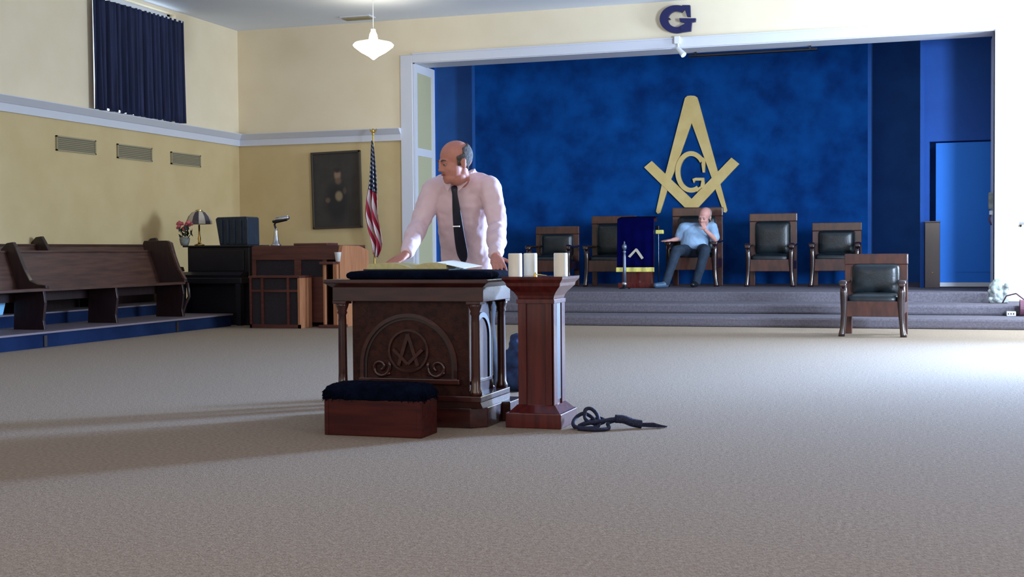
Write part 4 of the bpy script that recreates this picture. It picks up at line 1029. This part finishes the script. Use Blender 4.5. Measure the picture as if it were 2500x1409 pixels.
def sockets(p):
    for e in EYES:
        dist = (p-e).length
        if dist < .024*HS: p = p+FD*(.010*HS*(1-dist/(.024*HS))**.8)
    return p
P1 = fuse(body, 'person', 'skin', .0058, 2, base=(hp.x, footy, 0), fn=sockets)
tag(P1, 'balding man in a pink shirt and dark tie leaning over the altar', 'person')
head_extras(P1, hd, HS, RH, 'hair', 'lip')
# shirt
sh = MB()
sh.loft([(hp+Vector((0, 0, -.03)), (.165, 0, 0), (0, .135, 0)), (at(1140, 628, 7.92), (.172, 0, 0), (0, .145, 0)), (at(1136, 580, 7.86), (.170, 0, 0), (0, .150, .03)), (at(1132, 530, 7.80), (.178, 0, 0), (0, .145, .04)), (at(1129, 490, 7.75), (.192, 0, 0), (0, .13, .05)), (at(1127, 462, 7.73), (.185, 0, 0), (0, .10, .05)), (at(1126, 446, 7.71), (.115, 0, 0), (0, .085, .04))], 28, 2.3)
sh.loft([(at(1126, 452, 7.71), (.10, 0, 0), (0, .09, .03)), (at(1126, 437, 7.70), (.090, 0, .03), (0, .090, .03)), (at(1127, 428, 7.69), (.088, 0, .032), (0, .090, .032))], 24)
sh.cap(at(1128, 440, 7.74), .065, at(1182, 446, 7.73), .06); sh.cap(at(1124, 444, 7.74), .06, at(1075, 449, 7.72), .058)
for q, s_, el, wr in ((-1, shL, elL, wrL), (1, shR, elR, wrR)):
    sh.cap(at(1126, 462, 7.72), .085, s_, .072)
    k = .985
    sh.cap(s_, .078, el, .064); cu = el.lerp(wr, .90); sh.cap(el, .063, el.lerp(wr, .5), .060); sh.cap(el.lerp(wr, .5), .058, cu, .046)
    sh.tube([el.lerp(wr, .88), el.lerp(wr, .99)], .038, 18)
def folds(p):
    return p
SH = fuse(sh, 'shirt', 'shirt', .0085, 5, parent=P1, noise_amp=.013, noise_sc=11)
# collar flaps, pocket, placket
nkf = at(1108, 448, 7.585)
for q in (-1, 1):
    a0 = nkf+Vector((q*.006, 0, .012)); a1 = nkf+Vector((q*.066, .04, .046)); a2 = nkf+Vector((q*.082, .03, .008)); a3 = nkf+Vector((q*.036, -.012, -.052))
    n_ = Vector((0, -.006, 0)); MB().add([a0, a1, a2, a3, a0+n_, a1+n_, a2+n_, a3+n_], [(0, 1, 2, 3), (4, 7, 6, 5), (0, 4, 5, 1), (1, 5, 6, 2), (2, 6, 7, 3), (3, 7, 4, 0)]).build('collar', 'shirt', SH)
pk = at(1160, 530, 7.64)
# tie
def tiepts(): return [(1108, 452, 10, 7.572), (1108, 462, 11, 7.558), (1109, 470, 7.5, 7.56), (1112, 500, 12, 7.572), (1116, 540, 15, 7.60), (1121, 580, 17, 7.645), (1127, 615, 19, 7.69), (1130, 632, 15, 7.71), (1132, 644, 2, 7.72)]
vs = []; fs = []
for x_, y_, hw, Y_ in tiepts():
    Y_ -= .012; c_ = at(x_, y_, Y_); h_ = hw/382.0*1.22
    vs += [c_+Vector((-h_, .008, 0)), c_+Vector((0, -.006, 0)), c_+Vector((h_, .008, 0)), c_+Vector((0, .014, 0))]
for i in range(len(tiepts())-1):
    for j in range(4): fs.append((4*i+j, 4*i+(j+1) % 4, 4*i+4+(j+1) % 4, 4*i+4+j))
fs += [(3, 2, 1, 0), tuple(len(vs)-4+j for j in range(4))]
TI = MB().add(vs, fs).build('tie', 'tie', P1)
md_ = TI.modifiers.new('s', 'SUBSURF'); md_.levels = 2; md_.render_levels = 2; TI.data.polygons.foreach_set('use_smooth', [True]*len(TI.data.polygons))
c_ = at(1113, 553, 7.59); MB().box(c_.x-.016, c_.x+.032, c_.y-.022, c_.y-.010, c_.z-.005, c_.z+.005, .002).build('tie_clip', 'metal', TI, label='silver tie clip')
tr = MB()
tr.loft([(hp+Vector((0, 0, -.14)), (.16, 0, 0), (0, .125, 0)), (hp+Vector((0, 0, -.06)), (.172, 0, 0), (0, .138, 0)), (hp+Vector((0, 0, .035)), (.172, 0, 0), (0, .14, 0))], 24)
for s_, h_ in ((-1, hipL), (1, hipR)):
    kn = Vector((h_.x+s_*.02, footy-.03, .50)); an = Vector((h_.x+s_*.05, footy+.02, .09))
    tr.cap(h_+Vector((0, 0, -.05)), .108, kn, .078); tr.cap(kn, .078, an, .062)
fuse(tr, 'trousers', 'trousers', .012, 3, parent=P1, noise_amp=.008, noise_sc=9)
for s_, h_ in ((-1, hipL), (1, hipR)):
    an = Vector((h_.x+s_*.05, footy+.02, .0))
    sf = MB().ell(an+Vector((s_*.01, -.06, .045)), (.046, .13, .045)).ell(an+Vector((s_*.0, .03, .05)), (.04, .06, .05)).box(an.x-.045, an.x+.045, an.y-.18, an.y+.08, .0, .02)
    fuse(sf, 'shoe', 'shoe', .009, 2, parent=P1)

# ---- seated man on the stage
k2 = 1.10
hd = at(1720, 529, 20.42); RH = basis((-.25, -.90, -.34), (.22, -.1, 1)); HS2 = 1.13*k2
hp = at(1697, 607, 20.62); hp.z = SZ+.61
nk = at(1716, 549, 20.55); shL, shR = at(1668, 556, 20.55), at(1738, 556, 20.55)
elL = at(1657, 583, 20.60); wrL = at(1641, 586, 20.32)
elR = at(1746, 584, 20.42); wrR = at(1722, 562, 20.22)
kL = at(1652, 612, 20.02); kR = at(1722, 610, 20.06); 
aL = at(1626, 684, 19.75); aL.z = SZ+.10; aR = at(1700, 690, 20.1); aR.z = SZ+.09
body = MB(); head_parts(body, hd, HS2, RH)
body.cap(nk+Vector((0, .02, -.02)), .072, hd+Vector((0, .02, -.07)), .066)
chc = at(1703, 572, 20.58)
body.loft([(hp, (.17, 0, 0), (0, .13, 0)), (chc, (.16, 0, 0), (0, .12, 0)), (nk+Vector((-.05, .03, -.07)), (.15, 0, 0), (0, .09, 0))], 20)
for s_, e_, w_ in ((shL, elL, wrL), (shR, elR, wrR)):
    body.cap(nk+Vector((-.03, .03, -.08)), .07, s_, .06); body.cap(s_, .055, e_, .046); body.cap(e_, .045, w_, .03)
hL, hR = hp+Vector((-.11, 0, -.02)), hp+Vector((.11, 0, -.02))
for h_, k_, a_ in ((hL, kL, aL), (hR, kR, aR)):
    body.cap(h_, .09, k_, .062); body.cap(k_, .06, a_, .042); body.cap(a_, .040, a_+Vector((-.01, -.03, -.04)), .03)
hand(body, wrL, (-.75, -.60, -.10), (0, -.2, 1), 1.15, thumb=1, curl=.12)
hand(body, wrR, (-.35, .10, .93), (.25, -.9, 0), .95, thumb=-1, curl=.75)
EYES = [Vector(hd)+RH@(Vector((q*.029, -.100, .0))*HS2) for q in (-1, 1)]; FD = RH@Vector((0, 1, 0))
P2 = fuse(body, 'person', 'skin2', .009, 2, base=(hp.x, hp.y, SZ))
tag(P2, 'seated man in a light blue shirt with hand at chin in the stage armchair', 'person')
head_extras(P2, hd, HS2, RH, 'hair2', 'lip')
sh = MB()
sh.loft([(hp+Vector((0, -.01, .0)), (.215, 0, 0), (0, .18, 0)), (hp+Vector((0.0, -.03, .09)), (.235, 0, 0), (0, .20, 0)), (chc+Vector((-.01, -.02, -.02)), (.225, 0, 0), (0, .185, 0)), (at(1704, 560, 20.58), (.235, 0, 0), (0, .15, 0)), (at(1706, 551, 20.58), (.20, 0, 0), (0, .12, 0)), (nk, (.10, 0, 0), (0, .10, 0))], 24, 2.3)
for s_, e_ in ((shL, elL), (shR, elR)):
    sh.cap(nk+Vector((-.02, .03, -.07)), .09, s_, .09); sh.cap(s_, .088, s_.lerp(e_, .82), .082)
fuse(sh, 'shirt', 'shirtb', .012, 4, parent=P2, noise_amp=.014, noise_sc=8)
tr = MB(); tr.loft([(hp+Vector((0, 0, -.13)), (.20, 0, 0), (0, .17, 0)), (hp+Vector((0, 0, .03)), (.215, 0, 0), (0, .185, 0))], 22)
for h_, k_, a_ in ((hL, kL, aL), (hR, kR, aR)): tr.cap(h_, .115, k_, .086); tr.cap(k_, .086, a_+Vector((0, 0, -.01)), .066)
fuse(tr, 'trousers', 'trousers2', .014, 3, parent=P2, noise_amp=.008, noise_sc=9)
for a_, dx, m_ in ((aL, -.12, 'shoeb'), (aR, -.03, 'shoe')):
    d_ = Vector((dx, -.14, 0)); sf = MB().cap(Vector((a_.x, a_.y, SZ+.055)), .05, Vector((a_.x, a_.y, SZ+.045))+d_*1.1, .042).cap(a_+Vector((0, 0, -.02)), .052, Vector((a_.x, a_.y, SZ+.055))+d_*.3, .048)
    fuse(sf, 'shoe', m_, .01, 2, parent=P2)

bpy.context.view_layer.update()
